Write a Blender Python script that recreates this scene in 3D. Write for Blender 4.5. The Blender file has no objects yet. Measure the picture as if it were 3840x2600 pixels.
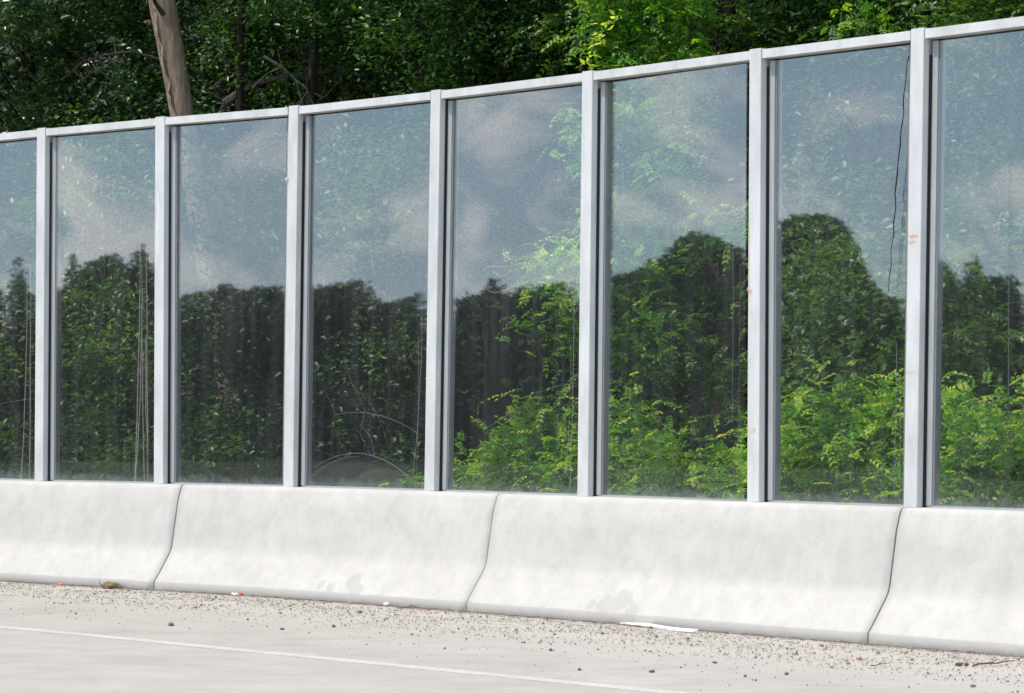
import bpy, math, random
import numpy as np
from mathutils import Vector, Matrix

# ---------------------------------------------------------------- camera geometry
W, H = 3840.0, 2600.0
F = 11566.0
PITCH = math.radians(1.6535)
ROLL = math.radians(0.5805)
HB = 1.035                      # height of the concrete barrier
HC = 0.5138 + HB                # eye height
WALL_H = 3.66
fwd = np.array([0, math.cos(PITCH), math.sin(PITCH)])
R0 = np.array([1., 0, 0]); U0 = np.cross(R0, fwd)
RT = math.cos(ROLL) * R0 + math.sin(ROLL) * U0
UP = -math.sin(ROLL) * R0 + math.cos(ROLL) * U0
EYE = np.array([0, 0, HC])

sc = bpy.context.scene
cd = bpy.data.cameras.new("camera")
cam = bpy.data.objects.new("camera", cd)
sc.collection.objects.link(cam)
sc.camera = cam
cam.matrix_world = Matrix(((RT[0], UP[0], -fwd[0], 0), (RT[1], UP[1], -fwd[1], 0),
                           (RT[2], UP[2], -fwd[2], HC), (0, 0, 0, 1)))
cd.sensor_width = 36.0
cd.lens = F / W * 36.0
cd.clip_start = 0.1
cd.clip_end = 3000
cd.dof.use_dof = True
cd.dof.focus_distance = 27.0
cd.dof.aperture_fstop = 7.1

# ---------------------------------------------------------------- sun and sky
SUN_AZ = math.atan2(-0.93, -0.37)       # clockwise from +Y
SUN_EL = math.radians(60)
sdir = Vector((math.sin(SUN_AZ) * math.cos(SUN_EL), math.cos(SUN_AZ) * math.cos(SUN_EL), math.sin(SUN_EL)))
ld = bpy.data.lights.new("sun", 'SUN')
ld.energy = 4.2
ld.angle = math.radians(0.5)
ld.color = (1.0, 0.91, 0.80)
lo = bpy.data.objects.new("sun", ld)
sc.collection.objects.link(lo)
lo.rotation_euler = sdir.to_track_quat('Z', 'Y').to_euler()
lo.location = (-20, -10, 30)

world = bpy.data.worlds.new("World")
sc.world = world
world.use_nodes = True
nt = world.node_tree
nt.nodes.clear()
def wn(t, **k):
    n = nt.nodes.new(t)
    for a, b in k.items(): setattr(n, a, b)
    return n
wo = wn('ShaderNodeOutputWorld'); bg = wn('ShaderNodeBackground')
sky = wn('ShaderNodeTexSky', sky_type='NISHITA', sun_disc=False, sun_elevation=SUN_EL, sun_rotation=SUN_AZ)
sky.dust_density = 0.15; sky.ozone_density = 3.0; sky.air_density = 1.3
tc = wn('ShaderNodeTexCoord')
mp = wn('ShaderNodeMapping'); mp.inputs['Scale'].default_value = (1, 1, 1.8)
mp.inputs['Location'].default_value = (0.31, 0.12, 0.2)
nz = wn('ShaderNodeTexNoise'); nz.inputs['Scale'].default_value = 16; nz.inputs['Detail'].default_value = 6
nz.inputs['Roughness'].default_value = 0.52; nz.inputs['Distortion'].default_value = 1.3
cr = wn('ShaderNodeValToRGB'); cr.color_ramp.elements[0].position = 0.48; cr.color_ramp.elements[1].position = 0.66
mx = wn('ShaderNodeMix', data_type='RGBA'); mx.inputs[7].default_value = (16.2, 16.6, 17.6, 1)
nt.links.new(tc.outputs['Generated'], mp.inputs[0]); nt.links.new(mp.outputs[0], nz.inputs[0])
nt.links.new(nz.outputs[0], cr.inputs[0]); nt.links.new(cr.outputs[0], mx.inputs[0])
# thin bright summer haze low over the horizon
sp = wn('ShaderNodeSeparateXYZ'); nt.links.new(tc.outputs['Generated'], sp.inputs[0])
hz = wn('ShaderNodeMapRange'); hz.inputs[1].default_value = 0.12; hz.inputs[2].default_value = 0.45
hz.inputs[3].default_value = 0.62; hz.inputs[4].default_value = 0.0
nt.links.new(sp.outputs[2], hz.inputs[0])
hm = wn('ShaderNodeMix', data_type='RGBA'); hm.inputs[7].default_value = (9.2, 12.6, 16.4, 1)
nt.links.new(hz.outputs[0], hm.inputs[0]); nt.links.new(sky.outputs[0], hm.inputs[6]); nt.links.new(hm.outputs[2], mx.inputs[6]); nt.links.new(mx.outputs[2], bg.inputs[0])
nt.links.new(bg.outputs[0], wo.inputs[0])
bg.inputs[1].default_value = 0.15

sc.view_settings.view_transform = 'Standard'
sc.view_settings.look = 'None'
sc.view_settings.exposure = 0.0
sc.view_settings.gamma = 1.0
sc.render.engine = 'CYCLES'
sc.cycles.max_bounces = 8
sc.cycles.transparent_max_bounces = 24
sc.cycles.transmission_bounces = 6
sc.cycles.use_denoising = True
sc.cycles.use_adaptive_sampling = False
sc.cycles.sample_clamp_indirect = 6.0
sc.cycles.blur_glossy = 0.0

# ---------------------------------------------------------------- pixel <-> world helpers (2324-wide measurements of the survey)
K = W / 2324.0
def ray(px, py):
    x, y = px * K, py * K
    return fwd + (x - W / 2) / F * RT - (y - H / 2) / F * UP
def at(px, py, depth):                  # point at distance 'depth' along +Y
    d = ray(px, py)
    return EYE + d * (depth / d[1])
def ground(px, py, z=0.0):
    d = ray(px, py)
    return EYE + d * ((z - HC) / d[2])

rng = np.random.default_rng(7)
random.seed(7)

# ---------------------------------------------------------------- object helpers
col = sc.collection
def mesh_obj(name, verts, faces, mat=None, parent=None, smooth=False, tone=None):
    me = bpy.data.meshes.new(name)
    if isinstance(faces, np.ndarray):
        verts = np.asarray(verts, np.float32); n = faces.shape[1]
        me.vertices.add(len(verts)); me.vertices.foreach_set('co', verts.ravel())
        me.loops.add(faces.size); me.loops.foreach_set('vertex_index', faces.ravel().astype(np.int32))
        me.polygons.add(len(faces))
        me.polygons.foreach_set('loop_start', np.arange(0, faces.size, n, dtype=np.int32))
        me.update(calc_edges=True)
    else:
        me.from_pydata([tuple(map(float, v)) for v in verts], [], faces)
        me.update()
    if smooth:
        me.polygons.foreach_set('use_smooth', [True] * len(me.polygons))
    if tone is not None:
        a = me.attributes.new('tone', 'FLOAT', 'POINT')
        a.data.foreach_set('value', np.asarray(tone, np.float32))
    if mat: me.materials.append(mat)
    o = bpy.data.objects.new(name, me)
    col.objects.link(o)
    if parent:
        o.parent = parent
        o.matrix_parent_inverse = parent.matrix_world.inverted() if False else Matrix.Translation(-Vector(parent.location))
    return o
def empty(name, loc):
    o = bpy.data.objects.new(name, None)
    o.empty_display_size = 0.2
    o.location = tuple(map(float, loc))
    col.objects.link(o)
    return o
def tag(o, label=None, cat=None, group=None, kind=None):
    if label: o['label'] = label
    if cat: o['category'] = cat
    if group: o['group'] = group
    if kind: o['kind'] = kind
    return o

class MB:
    def __init__(s): s.v = []; s.f = []
    def add(s, v, f):
        n = len(s.v); s.v += [tuple(p) for p in v]; s.f += [tuple(i + n for i in q) for q in f]
    def tube(s, pts, rad, sides=7, cap=True, wob=0.0):
        pts = [np.asarray(p, float) for p in pts]
        if np.isscalar(rad): rad = [rad] * len(pts)
        n0 = len(s.v); up = np.array([0.13, 0.21, 1.0])
        for i, p in enumerate(pts):
            t = pts[min(i + 1, len(pts) - 1)] - pts[max(i - 1, 0)]
            t = t / (np.linalg.norm(t) + 1e-9)
            a = np.cross(t, up if abs(t[2]) < .9 else np.array([1., 0.1, 0])); a /= np.linalg.norm(a) + 1e-9
            b = np.cross(t, a)
            for k in range(sides):
                an = 2 * math.pi * k / sides
                r = rad[i] * (1 + wob * random.uniform(-1, 1))
                s.v.append(tuple(p + r * (math.cos(an) * a + math.sin(an) * b)))
        for i in range(len(pts) - 1):
            for k in range(sides):
                k2 = (k + 1) % sides
                s.f.append((n0 + i * sides + k, n0 + i * sides + k2, n0 + (i + 1) * sides + k2, n0 + (i + 1) * sides + k))
        if cap:
            s.f.append(tuple(n0 + k for k in range(sides))[::-1])
            e = n0 + (len(pts) - 1) * sides
            s.f.append(tuple(e + k for k in range(sides)))
    def build(s, name, mat, parent=None, smooth=False):
        return mesh_obj(name, s.v, s.f, mat, parent, smooth)

# ---------------------------------------------------------------- materials
def material(name):
    m = bpy.data.materials.new(name); m.use_nodes = True
    t = m.node_tree; t.nodes.clear()
    out = t.nodes.new('ShaderNodeOutputMaterial')
    return m, t, out
def N(t, ty, **k):
    n = t.nodes.new(ty)
    for a, b in k.items():
        if a.startswith('i_'):
            n.inputs[a[2:].replace('_', ' ')].default_value = b
        else: setattr(n, a, b)
    return n
def ramp(t, src, stops):
    r = t.nodes.new('ShaderNodeValToRGB'); e = r.color_ramp.elements
    while len(e) < len(stops): e.new(0.5)
    for x, (p, c) in zip(e, stops):
        x.position = p
        x.color = (*c, 1) if len(c) == 3 else c
    t.links.new(src, r.inputs[0]); return r
def noise(t, scale, detail=5, rough=0.55, vec=None, sc3=None, dist=0):
    n = N(t, 'ShaderNodeTexNoise'); n.inputs['Scale'].default_value = scale
    n.inputs['Detail'].default_value = detail; n.inputs['Roughness'].default_value = rough
    n.inputs['Distortion'].default_value = dist
    g = t.nodes.new('ShaderNodeNewGeometry')
    src = g.outputs['Position']
    if sc3:
        m = t.nodes.new('ShaderNodeMapping'); m.inputs['Scale'].default_value = sc3
        t.links.new(src, m.inputs[0]); src = m.outputs[0]
    t.links.new(src, n.inputs[0]); return n
def mixc(t, fac, a, b, mode='MIX'):
    m = t.nodes.new('ShaderNodeMix'); m.data_type = 'RGBA'; m.blend_type = mode
    for k, s in ((0, fac), (6, a), (7, b)):
        if hasattr(s, 'links') or isinstance(s, bpy.types.NodeSocket): t.links.new(s, m.inputs[k])
        else: m.inputs[k].default_value = s if k == 0 else (*s, 1)
    return m.outputs[2]
def math_(t, op, a, b=None, c=None):
    m = t.nodes.new('ShaderNodeMath'); m.operation = op
    for k, s in enumerate((a, b, c)):
        if s is None: continue
        if isinstance(s, bpy.types.NodeSocket): t.links.new(s, m.inputs[k])
        else: m.inputs[k].default_value = s
    return m.outputs[0]
def bump(t, h, strength, dist):
    b = t.nodes.new('ShaderNodeBump'); b.inputs['Strength'].default_value = strength
    b.inputs['Distance'].default_value = dist; t.links.new(h, b.inputs['Height']); return b.outputs[0]
def princ(t, out, color, rough=0.7, metal=0.0, spec=0.5, normal=None):
    p = t.nodes.new('ShaderNodeBsdfPrincipled')
    for key, s in (('Base Color', color), ('Roughness', rough), ('Metallic', metal)):
        if isinstance(s, bpy.types.NodeSocket): t.links.new(s, p.inputs[key])
        else: p.inputs[key].default_value = (*s, 1) if key == 'Base Color' else s
    p.inputs['Specular IOR Level'].default_value = spec
    if normal is not None: t.links.new(normal, p.inputs['Normal'])
    t.links.new(p.outputs[0], out.inputs[0]); return p

def stain_mask(t, centers):             # soft irregular blotches with a place of their own
    g = t.nodes.new('ShaderNodeNewGeometry')
    nn = noise(t, 9, 4, 0.6)
    tot = None
    for c, r in centers:
        s = t.nodes.new('ShaderNodeVectorMath'); s.operation = 'DISTANCE'
        t.links.new(g.outputs['Position'], s.inputs[0]); s.inputs[1].default_value = tuple(map(float, c))
        d = math_(t, 'DIVIDE', s.outputs['Value'], r)
        d = math_(t, 'ADD', d, math_(t, 'MULTIPLY', math_(t, 'SUBTRACT', nn.outputs[0], 0.5), 2.2))
        mr = t.nodes.new('ShaderNodeMapRange'); mr.inputs[1].default_value = 1.12; mr.inputs[2].default_value = 0.9
        t.links.new(d, mr.inputs[0])
        tot = mr.outputs[0] if tot is None else math_(t, 'MAXIMUM', tot, mr.outputs[0])
    return tot

def mat_barrier():
    m, t, o = material('pale_cast_concrete')
    n1 = noise(t, 1.3, 5, 0.6, sc3=(1, 1, 1.6)); n2 = noise(t, 60, 3, 0.6); n3 = noise(t, 6, 6, 0.65, sc3=(1, 1, .8))
    c = ramp(t, n1.outputs[0], [(0.33, (.455, .44, .41)), (0.66, (.505, .49, .46))]).outputs[0]
    c = mixc(t, ramp(t, n3.outputs[0], [(0.42, (0, 0, 0)), (0.66, (.34, .34, .34))]).outputs[0], c, (.34, .33, .312))
    c = mixc(t, ramp(t, n2.outputs[0], [(0.62, (0, 0, 0)), (0.75, (.35, .35, .35))]).outputs[0], c, (.33, .33, .325))
    st = stain_mask(t, STAINS)
    c = mixc(t, math_(t, 'MULTIPLY', st, 0.5), c, (.345, .335, .315))
    vo = N(t, 'ShaderNodeTexVoronoi'); vo.inputs['Scale'].default_value = 13; gg = t.nodes.new('ShaderNodeNewGeometry'); t.links.new(gg.outputs['Position'], vo.inputs[0])
    c = mixc(t, ramp(t, vo.outputs['Distance'], [(0.035, (.55, .55, .55)), (0.075, (0, 0, 0))]).outputs[0], c, (.20, .19, .18))
    # foot of the barrier: dimmer light on the vertical reveal put into the colour
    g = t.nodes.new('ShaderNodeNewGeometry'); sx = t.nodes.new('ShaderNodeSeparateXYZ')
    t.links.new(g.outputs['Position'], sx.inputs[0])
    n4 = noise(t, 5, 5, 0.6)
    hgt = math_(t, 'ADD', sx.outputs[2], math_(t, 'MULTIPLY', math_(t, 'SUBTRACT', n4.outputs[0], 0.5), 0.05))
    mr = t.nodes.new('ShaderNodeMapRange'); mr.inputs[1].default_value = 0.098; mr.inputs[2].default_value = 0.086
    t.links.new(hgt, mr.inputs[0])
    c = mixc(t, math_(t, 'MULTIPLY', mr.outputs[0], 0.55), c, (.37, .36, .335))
    hh = math_(t, 'ADD', math_(t, 'MULTIPLY', n3.outputs[0], 1.0), math_(t, 'MULTIPLY', n2.outputs[0], 0.10))
    nb = noise(t, 2.2, 4, 0.5)
    b = bump(t, math_(t, 'ADD', hh, math_(t, 'MULTIPLY', nb.outputs[0], 2.0)), 0.6, 0.014)
    princ(t, o, c, 0.9, 0, 0.3, b)
    return m
def mat_road():
    m, t, o = material('pale_road_concrete')
    n1 = noise(t, 0.7, 5, 0.6); n2 = noise(t, 90, 3, 0.6); n3 = noise(t, 2.2, 5, 0.6, sc3=(1, 1, 1), dist=.5)
    c = ramp(t, n1.outputs[0], [(0.35, (.385, .366, .326)), (0.65, (.435, .416, .376))]).outputs[0]
    c = mixc(t, ramp(t, n3.outputs[0], [(0.42, (0, 0, 0)), (0.68, (.45, .45, .45))]).outputs[0], c, (.30, .286, .262))
    c = mixc(t, ramp(t, n2.outputs[0], [(0.5, (0, 0, 0)), (0.72, (.5, .5, .5))]).outputs[0], c, (.29, .275, .25))
    at_ = t.nodes.new('ShaderNodeAttribute'); at_.attribute_name = 'tone'
    nd = noise(t, 1.1, 5, 0.6); nd2 = noise(t, 7, 4, 0.65)
    q = math_(t, 'ADD', at_.outputs['Fac'], math_(t, 'ADD', math_(t, 'MULTIPLY', math_(t, 'SUBTRACT', nd.outputs[0], .5), 1.1), math_(t, 'MULTIPLY', math_(t, 'SUBTRACT', nd2.outputs[0], .5), 1.0)))
    mr = t.nodes.new('ShaderNodeMapRange'); mr.inputs[1].default_value = 3.0; mr.inputs[2].default_value = 1.3
    t.links.new(q, mr.inputs[0])
    nf = noise(t, 55, 4, .65)
    dc = ramp(t, nf.outputs[0], [(0.36, (.47, .445, .405)), (0.55, (.44, .41, .37)), (0.7, (.33, .295, .255))]).outputs[0]
    c = mixc(t, math_(t, 'MULTIPLY', mr.outputs[0], .85), c, dc)
    b = bump(t, n2.outputs[0], 0.4, 0.004)
    princ(t, o, c, 0.92, 0, 0.25, b)
    return m
def mat_dust():
    m, t, o = material('sandy_shoulder_dust')
    n1 = noise(t, 3.0, 6, 0.65); n2 = noise(t, 45, 4, 0.65)
    c = ramp(t, n1.outputs[0], [(0.35, (.45, .42, .385)), (0.65, (.53, .51, .475))]).outputs[0]
    c = mixc(t, ramp(t, n2.outputs[0], [(0.5, (0, 0, 0)), (0.72, (.55, .55, .55))]).outputs[0], c, (.30, .265, .23))
    b = bump(t, n2.outputs[0], 0.8, 0.01)
    princ(t, o, c, 0.95, 0, 0.2, b)
    return m
def mat_simple(name, c, rough=0.7, metal=0.0, var=0.15, scale=8, bstr=0.0, spec=0.5, sc3=None):
    m, t, o = material(name)
    n = noise(t, scale, 5, 0.6, sc3=sc3)
    a = tuple(x * (1 - var) for x in c); b_ = tuple(min(1, x * (1 + var)) for x in c)
    cc = ramp(t, n.outputs[0], [(0.3, a), (0.7, b_)]).outputs[0]
    princ(t, o, cc, rough, metal, spec, bump(t, n.outputs[0], bstr, 0.01) if bstr else None)
    return m
def mat_galv():
    m, t, o = material('galvanised_paint')
    n1 = noise(t, 5, 5, 0.6, sc3=(1, 1, .35)); n2 = noise(t, 1.7, 4, 0.6)
    c = ramp(t, n1.outputs[0], [(0.35, (.45, .46, .455)), (0.62, (.56, .565, .56))]).outputs[0]
    c = mixc(t, ramp(t, n2.outputs[0], [(0.58, (0, 0, 0)), (0.72, (.55, .55, .55))]).outputs[0], c, (.44, .43, .41))
    n3 = noise(t, 14, 5, 0.7)
    c = mixc(t, ramp(t, n3.outputs[0], [(0.66, (0, 0, 0)), (0.74, (.5, .5, .5))]).outputs[0], c, (.34, .33, .32))
    princ(t, o, c, 0.5, 0.0, 0.5, bump(t, n1.outputs[0], 0.15, 0.01))
    return m
def mat_glass():
    m, t, o = material('dusty_clear_glazing')
    g = t.nodes.new('ShaderNodeNewGeometry')
    # fine vertical drawing lines in the sheet
    nv = noise(t, 6, 3, 0.5, sc3=(1, 1, .10))
    nb = noise(t, 2.0, 1, 0.5, sc3=(1, 1, .5))
    bm = bump(t, math_(t, 'ADD', math_(t, 'MULTIPLY', nv.outputs[0], 0.25), nb.outputs[0]), 1.0, 0.00022)
    dot = t.nodes.new('ShaderNodeVectorMath'); dot.operation = 'DOT_PRODUCT'
    t.links.new(g.outputs['Incoming'], dot.inputs[0]); t.links.new(g.outputs['Normal'], dot.inputs[1])
    co = math_(t, 'ABSOLUTE', dot.outputs['Value'])
    p5 = math_(t, 'POWER', math_(t, 'SUBTRACT', 1.0, co), 5.0)
    fr = math_(t, 'ADD', math_(t, 'MULTIPLY', p5, 0.93), GLASS_F0)
    tr = t.nodes.new('ShaderNodeBsdfTransparent'); tr.inputs[0].default_value = (.955, .975, .965, 1)
    gl = t.nodes.new('ShaderNodeBsdfGlossy'); gl.inputs['Roughness'].default_value = 0.015; gl.inputs[0].default_value = (.97, .985, 1, 1)
    t.links.new(bm, gl.inputs['Normal'])
    mx = t.nodes.new('ShaderNodeMixShader')
    t.links.new(fr, mx.inputs[0]); t.links.new(tr.outputs[0], mx.inputs[1]); t.links.new(gl.outputs[0], mx.inputs[2])
    # settled dust: thin film, a little heavier in run-down streaks
    n1 = noise(t, 11, 5, 0.65, sc3=(1, 1, .05)); n2 = noise(t, 1.6, 4, 0.6)
    du = math_(t, 'MULTIPLY', ramp(t, n1.outputs[0], [(0.45, (.35, .35, .35)), (0.8, (1, 1, 1))]).outputs[0],
               ramp(t, n2.outputs[0], [(0.3, (.6, .6, .6)), (0.7, (1, 1, 1))]).outputs[0])
    # dirt collects in the last centimetres above the sill
    sx = t.nodes.new('ShaderNodeSeparateXYZ'); t.links.new(g.outputs['Position'], sx.inputs[0])
    n5 = noise(t, 12, 5, 0.7)
    hz = math_(t, 'ADD', sx.outputs[2], math_(t, 'MULTIPLY', math_(t, 'SUBTRACT', n5.outputs[0], .5), .25))
    mr = t.nodes.new('ShaderNodeMapRange'); mr.inputs[1].default_value = HB + .10; mr.inputs[2].default_value = HB + .0
    t.links.new(hz, mr.inputs[0])
    duf = math_(t, 'ADD', math_(t, 'MULTIPLY', du, 0.046), math_(t, 'MULTIPLY', mr.outputs[0], 0.10))
    df = t.nodes.new('ShaderNodeBsdfDiffuse'); df.inputs[0].default_value = (.52, .55, .56, 1)
    m2 = t.nodes.new('ShaderNodeMixShader')
    t.links.new(duf, m2.inputs[0]); t.links.new(mx.outputs[0], m2.inputs[1]); t.links.new(df.outputs[0], m2.inputs[2])
    t.links.new(m2.outputs[0], o.inputs[0])
    return m
def mat_leaf(name, c0, c1, c2, trans=0.35, rough=0.38, spec=0.5):
    m, t, o = material(name)
    a = t.nodes.new('ShaderNodeAttribute'); a.attribute_name = 'tone'
    c = ramp(t, a.outputs['Fac'], [(0.0, c0), (0.55, c1), (1.0, c2)]).outputs[0]
    p = t.nodes.new('ShaderNodeBsdfPrincipled')
    t.links.new(c, p.inputs['Base Color']); p.inputs['Roughness'].default_value = rough
    p.inputs['Specular IOR Level'].default_value = spec
    tl = t.nodes.new('ShaderNodeBsdfTranslucent')
    t.links.new(mixc(t, 1.0, c, (1.9, 1.9, .7), 'MULTIPLY'), tl.inputs[0])
    mx = t.nodes.new('ShaderNodeMixShader'); mx.inputs[0].default_value = trans
    t.links.new(p.outputs[0], mx.inputs[1]); t.links.new(tl.outputs[0], mx.inputs[2])
    t.links.new(mx.outputs[0], o.inputs[0])
    return m
def mat_bark(name, c0, c1, sc3=(1, 1, .18), scale=16, b=0.8):
    m, t, o = material(name)
    n = noise(t, scale, 7, 0.65, sc3=sc3); n2 = noise(t, 3.5, 4, 0.6, sc3=(1, 1, .5))
    c = ramp(t, n.outputs[0], [(0.35, c0), (0.62, c1)]).outputs[0]
    c = mixc(t, ramp(t, n2.outputs[0], [(0.5, (0, 0, 0)), (0.62, (.6, .6, .6))]).outputs[0], c, tuple(x * .55 for x in c1))
    princ(t, o, c, 0.9, 0, 0.2, bump(t, n.outputs[0], b, 0.03))
    return m

GLASS_F0 = 0.088

M_ROAD = mat_road(); M_DUST = mat_dust(); M_GALV = mat_galv(); M_GLASS = mat_glass()
def mat_paint():
    m, t, o = material('worn_white_road_paint')
    n = noise(t, 35, 5, .7); n2 = noise(t, 2.5, 4, .6)
    w = math_(t, 'ADD', n.outputs[0], math_(t, 'MULTIPLY', math_(t, 'SUBTRACT', n2.outputs[0], .5), .5))
    c = ramp(t, w, [(0.44, (.52, .512, .49)), (0.60, (.42, .405, .375))]).outputs[0]
    princ(t, o, c, .85, 0, .3); return m
M_PAINT = mat_paint()
M_RUBBER = mat_simple('black_rubber', (.010, .010, .012), 0.7, var=.2)
M_CHAN = mat_simple('grey_channel_steel', (.32, .34, .34), 0.55, var=.08, scale=9, sc3=(1, 1, .3))
M_RUST = mat_simple('orange_rust', (.50, .34, .25), 0.85, var=.25, scale=40)
M_SOIL = mat_simple('dark_leafy_soil', (.045, .036, .022), 0.95, var=.5, scale=6, bstr=.6)
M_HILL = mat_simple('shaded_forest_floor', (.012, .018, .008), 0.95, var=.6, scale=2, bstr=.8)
M_VERGE = mat_simple('verge_grass', (.035, .055, .018), 0.95, var=.4, scale=3, bstr=.6)
M_BARK_D = mat_bark('dark_bark', (.010, .008, .006), (.035, .028, .022))
M_BARK_G = mat_bark('grey_branch_bark', (.05, .045, .04), (.12, .11, .10))
M_BARK_M = mat_bark('brown_branch_bark', (.025, .02, .016), (.07, .056, .043))
M_BARK_B = mat_bark('bare_trunk_wood', (.15, .108, .076), (.30, .228, .168), sc3=(1, 1, .16), scale=20, b=1.0)
M_STRAW = mat_simple('dry_straw_stem', (.30, .28, .23), .8, var=.3)
M_LF_DARK = mat_leaf('glossy_dark_leaf', (.009, .032, .010), (.026, .078, .018), (.10, .20, .028), .34, .38, .6)
M_LF_GLOSS = mat_leaf('waxy_grey_green_leaf', (.012, .035, .014), (.036, .085, .030), (.13, .21, .07), .32, .36, .9)
M_LF_DEEP = mat_leaf('deep_shade_leaf', (.006, .020, .009), (.014, .042, .016), (.04, .085, .025), .16, .5, .35)  # deep shade of the wood is put into this leaf colour
M_LF_MID = mat_leaf('mid_green_leaf', (.028, .075, .016), (.06, .135, .022), (.13, .22, .03), .40, .42, .6)
M_LF_VINE = mat_leaf('bright_vine_leaf', (.025, .09, .016), (.18, .41, .035), (.64, .68, .10), .50, .45, .5)
M_LF_TALL = mat_leaf('tall_vine_leaf', (.030, .12, .012), (.085, .24, .02), (.24, .39, .045), .45, .45, .5)
M_LF_FAR = mat_leaf('haze_tinted_far_leaf', (.06, .082, .078), (.09, .12, .108), (.125, .155, .135), .15, .8, .15)  # bluish aerial haze is put into this leaf colour
M_PEBBLE = mat_simple('dark_pebble', (.13, .125, .12), .85, var=.6, scale=14)

# ---------------------------------------------------------------- the line of the wall (right front edge of each post)
TOPS = [(169.3, 481), (616.2, 438.8), (1117.8, 397), (1651, 338), (2221.6, 266.8), (2853.7, 183), (3464.5, 106.2)]
BOTS = [(160.4, 1806.5), (610.8, 1813.7), (1098.5, 1825.2), (1626.7, 1840.5), (2203.5, 1861.3), (2845, 1882.6), (3437.5, 1903.3)]
DEP = [31.97, 30.73, 29.56, 28.08, 26.49, 24.85, 23.51]
B, T = [], []
for (tx, ty), (bx, by), d in zip(TOPS, BOTS, DEP):
    B.append(at(bx / K, by / K, d)); T.append(at(tx / K, ty / K, d))
def extend(B, T, ang, step, n, front):
    v = np.array([math.cos(math.radians(ang)), math.sin(math.radians(ang)), 0]) * step
    for i in range(n):
        if front:
            B.insert(0, B[0] - v); T.insert(0, B[0] + np.array([0.015, 0, WALL_H]))
        else:
            B.append(B[-1] + v); T.append(B[-1] + np.array([0.03, 0, WALL_H]))
        v = np.array([math.cos(math.radians(ang)), math.sin(math.radians(ang)), 0]) * step
extend(B, T, -42.0, 1.86, 4, True)
extend(B, T, -51.0, 2.05, 4, False)
NP = len(B); FIRST = 4                     # index of the first post in view
B = [np.array([b[0], b[1], HB + (b[2] - HB) * 0.5]) for b in B]

def _inplane():
    for j in range(7):
        a = B[max(FIRST + j - 1, 0)]; b = B[min(FIRST + j + 1, NP - 1)]
        u = b - a; u = u[:2] / np.hypot(*u[:2]); vn = np.array([-u[1], u[0]])
        tx, ty = TOPS[j]; r = ray(tx / K, ty / K); p0 = B[FIRST + j]
        k = (vn @ (p0[:2] - EYE[:2])) / (vn @ r[:2])
        T[FIRST + j] = EYE + r * k
def axes(a, b):
    u = b - a; u = np.array([u[0], u[1], 0]); L = np.linalg.norm(u); u /= L
    v = np.array([-u[1], u[0], 0])         # away from the road
    return u, v, L
_inplane()
post_u = []
for i in range(NP):
    a = B[max(i - 1, 0)]; b = B[min(i + 1, NP - 1)]
    post_u.append(axes(a, b)[0])

def box_on(i, u0, u1, v0, v1, w0, w1, bevel=0.0):
    """box between heights w0..w1 (metres above base, negative = from top) along the leaning post i"""
    u = post_u[i]; v = np.array([-u[1], u[0], 0]); hgt = T[i][2] - B[i][2]
    if w1 <= 0: w1 = hgt + w1
    if w0 < 0: w0 = hgt + w0
    vs = []
    for w in (w0, w1):
        c = B[i] + (T[i] - B[i]) * (w / hgt)
        ring = [(u0, v0), (u1, v0), (u1, v1), (u0, v1)]
        if bevel:
            r = []
            for k, (a, b) in enumerate(ring):
                su = 1 if a == u0 else -1; sv = 1 if b == v0 else -1
                p1 = (a + su * bevel, b); p2 = (a, b + sv * bevel)
                r += [p2, p1] if k in (0, 2) else [p1, p2]
            ring = r
        vs += [c + a * u + b * v for a, b in ring]
    n = len(vs) // 2
    fs = [tuple(range(n))[::-1], tuple(range(n, 2 * n))] + [(k, (k + 1) % n, n + (k + 1) % n, n + k) for k in range(n)]
    return vs, fs

PW = 0.137
post_labels = {
    0: "farthest grey steel sound wall post at the left, left of the dead trunk",
    1: "steel sound wall post standing just left of the leaning bare trunk",
    2: "steel sound wall post with a chipped white nick on its left edge",
    3: "clean steel sound wall post between the flat treeline panes, fourth from left",
    4: "steel sound wall post under the yellow vine tip, left of the vine-filled pane",
    5: "steel sound wall post with a small orange rust spot on its left edge",
    6: "steel sound wall post with an orange rust band, rightmost in view",
}
posts = []
for i in range(NP):
    k = i - FIRST
    if k < -1 or k > 9: pass
    e = empty('steel_post', B[i])
    tag(e, post_labels.get(k, "steel sound wall post beyond the edge of the picture"), 'post', 'steel posts of the sound wall')
    m = MB(); m.add(*box_on(i, -PW, 0, 0, .065, -0.003, 0.012, bevel=.004))
    hgt = T[i][2] - B[i][2]
    m = MB(); m.add(*box_on(i, -PW, 0, 0, .065, 0.0001, hgt + .006, bevel=.004)); m.build('front_flange', M_GALV, e)
    m = MB(); m.add(*box_on(i, -PW + .02, -.003, .066, .170, 0.0001, hgt - .03)); m.build('web', M_CHAN, e)
    m = MB(); m.add(*box_on(i, -.0025, .0155, .069, .125, 0.0001, hgt - (.20 if k == 6 else .08 if k == 3 else .145))); m.build('gasket', M_RUBBER, e)
    m = MB(); m.add(*box_on(i, -PW - .03, -PW + .017, .069, .125, 0.0001, hgt - .14)); m.build('gasket', M_RUBBER, e)
    m = MB(); m.add(*box_on(i, -PW - .02, .025, -.012, .19, -0.02, .0095)); 
    posts.append(e)
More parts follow.
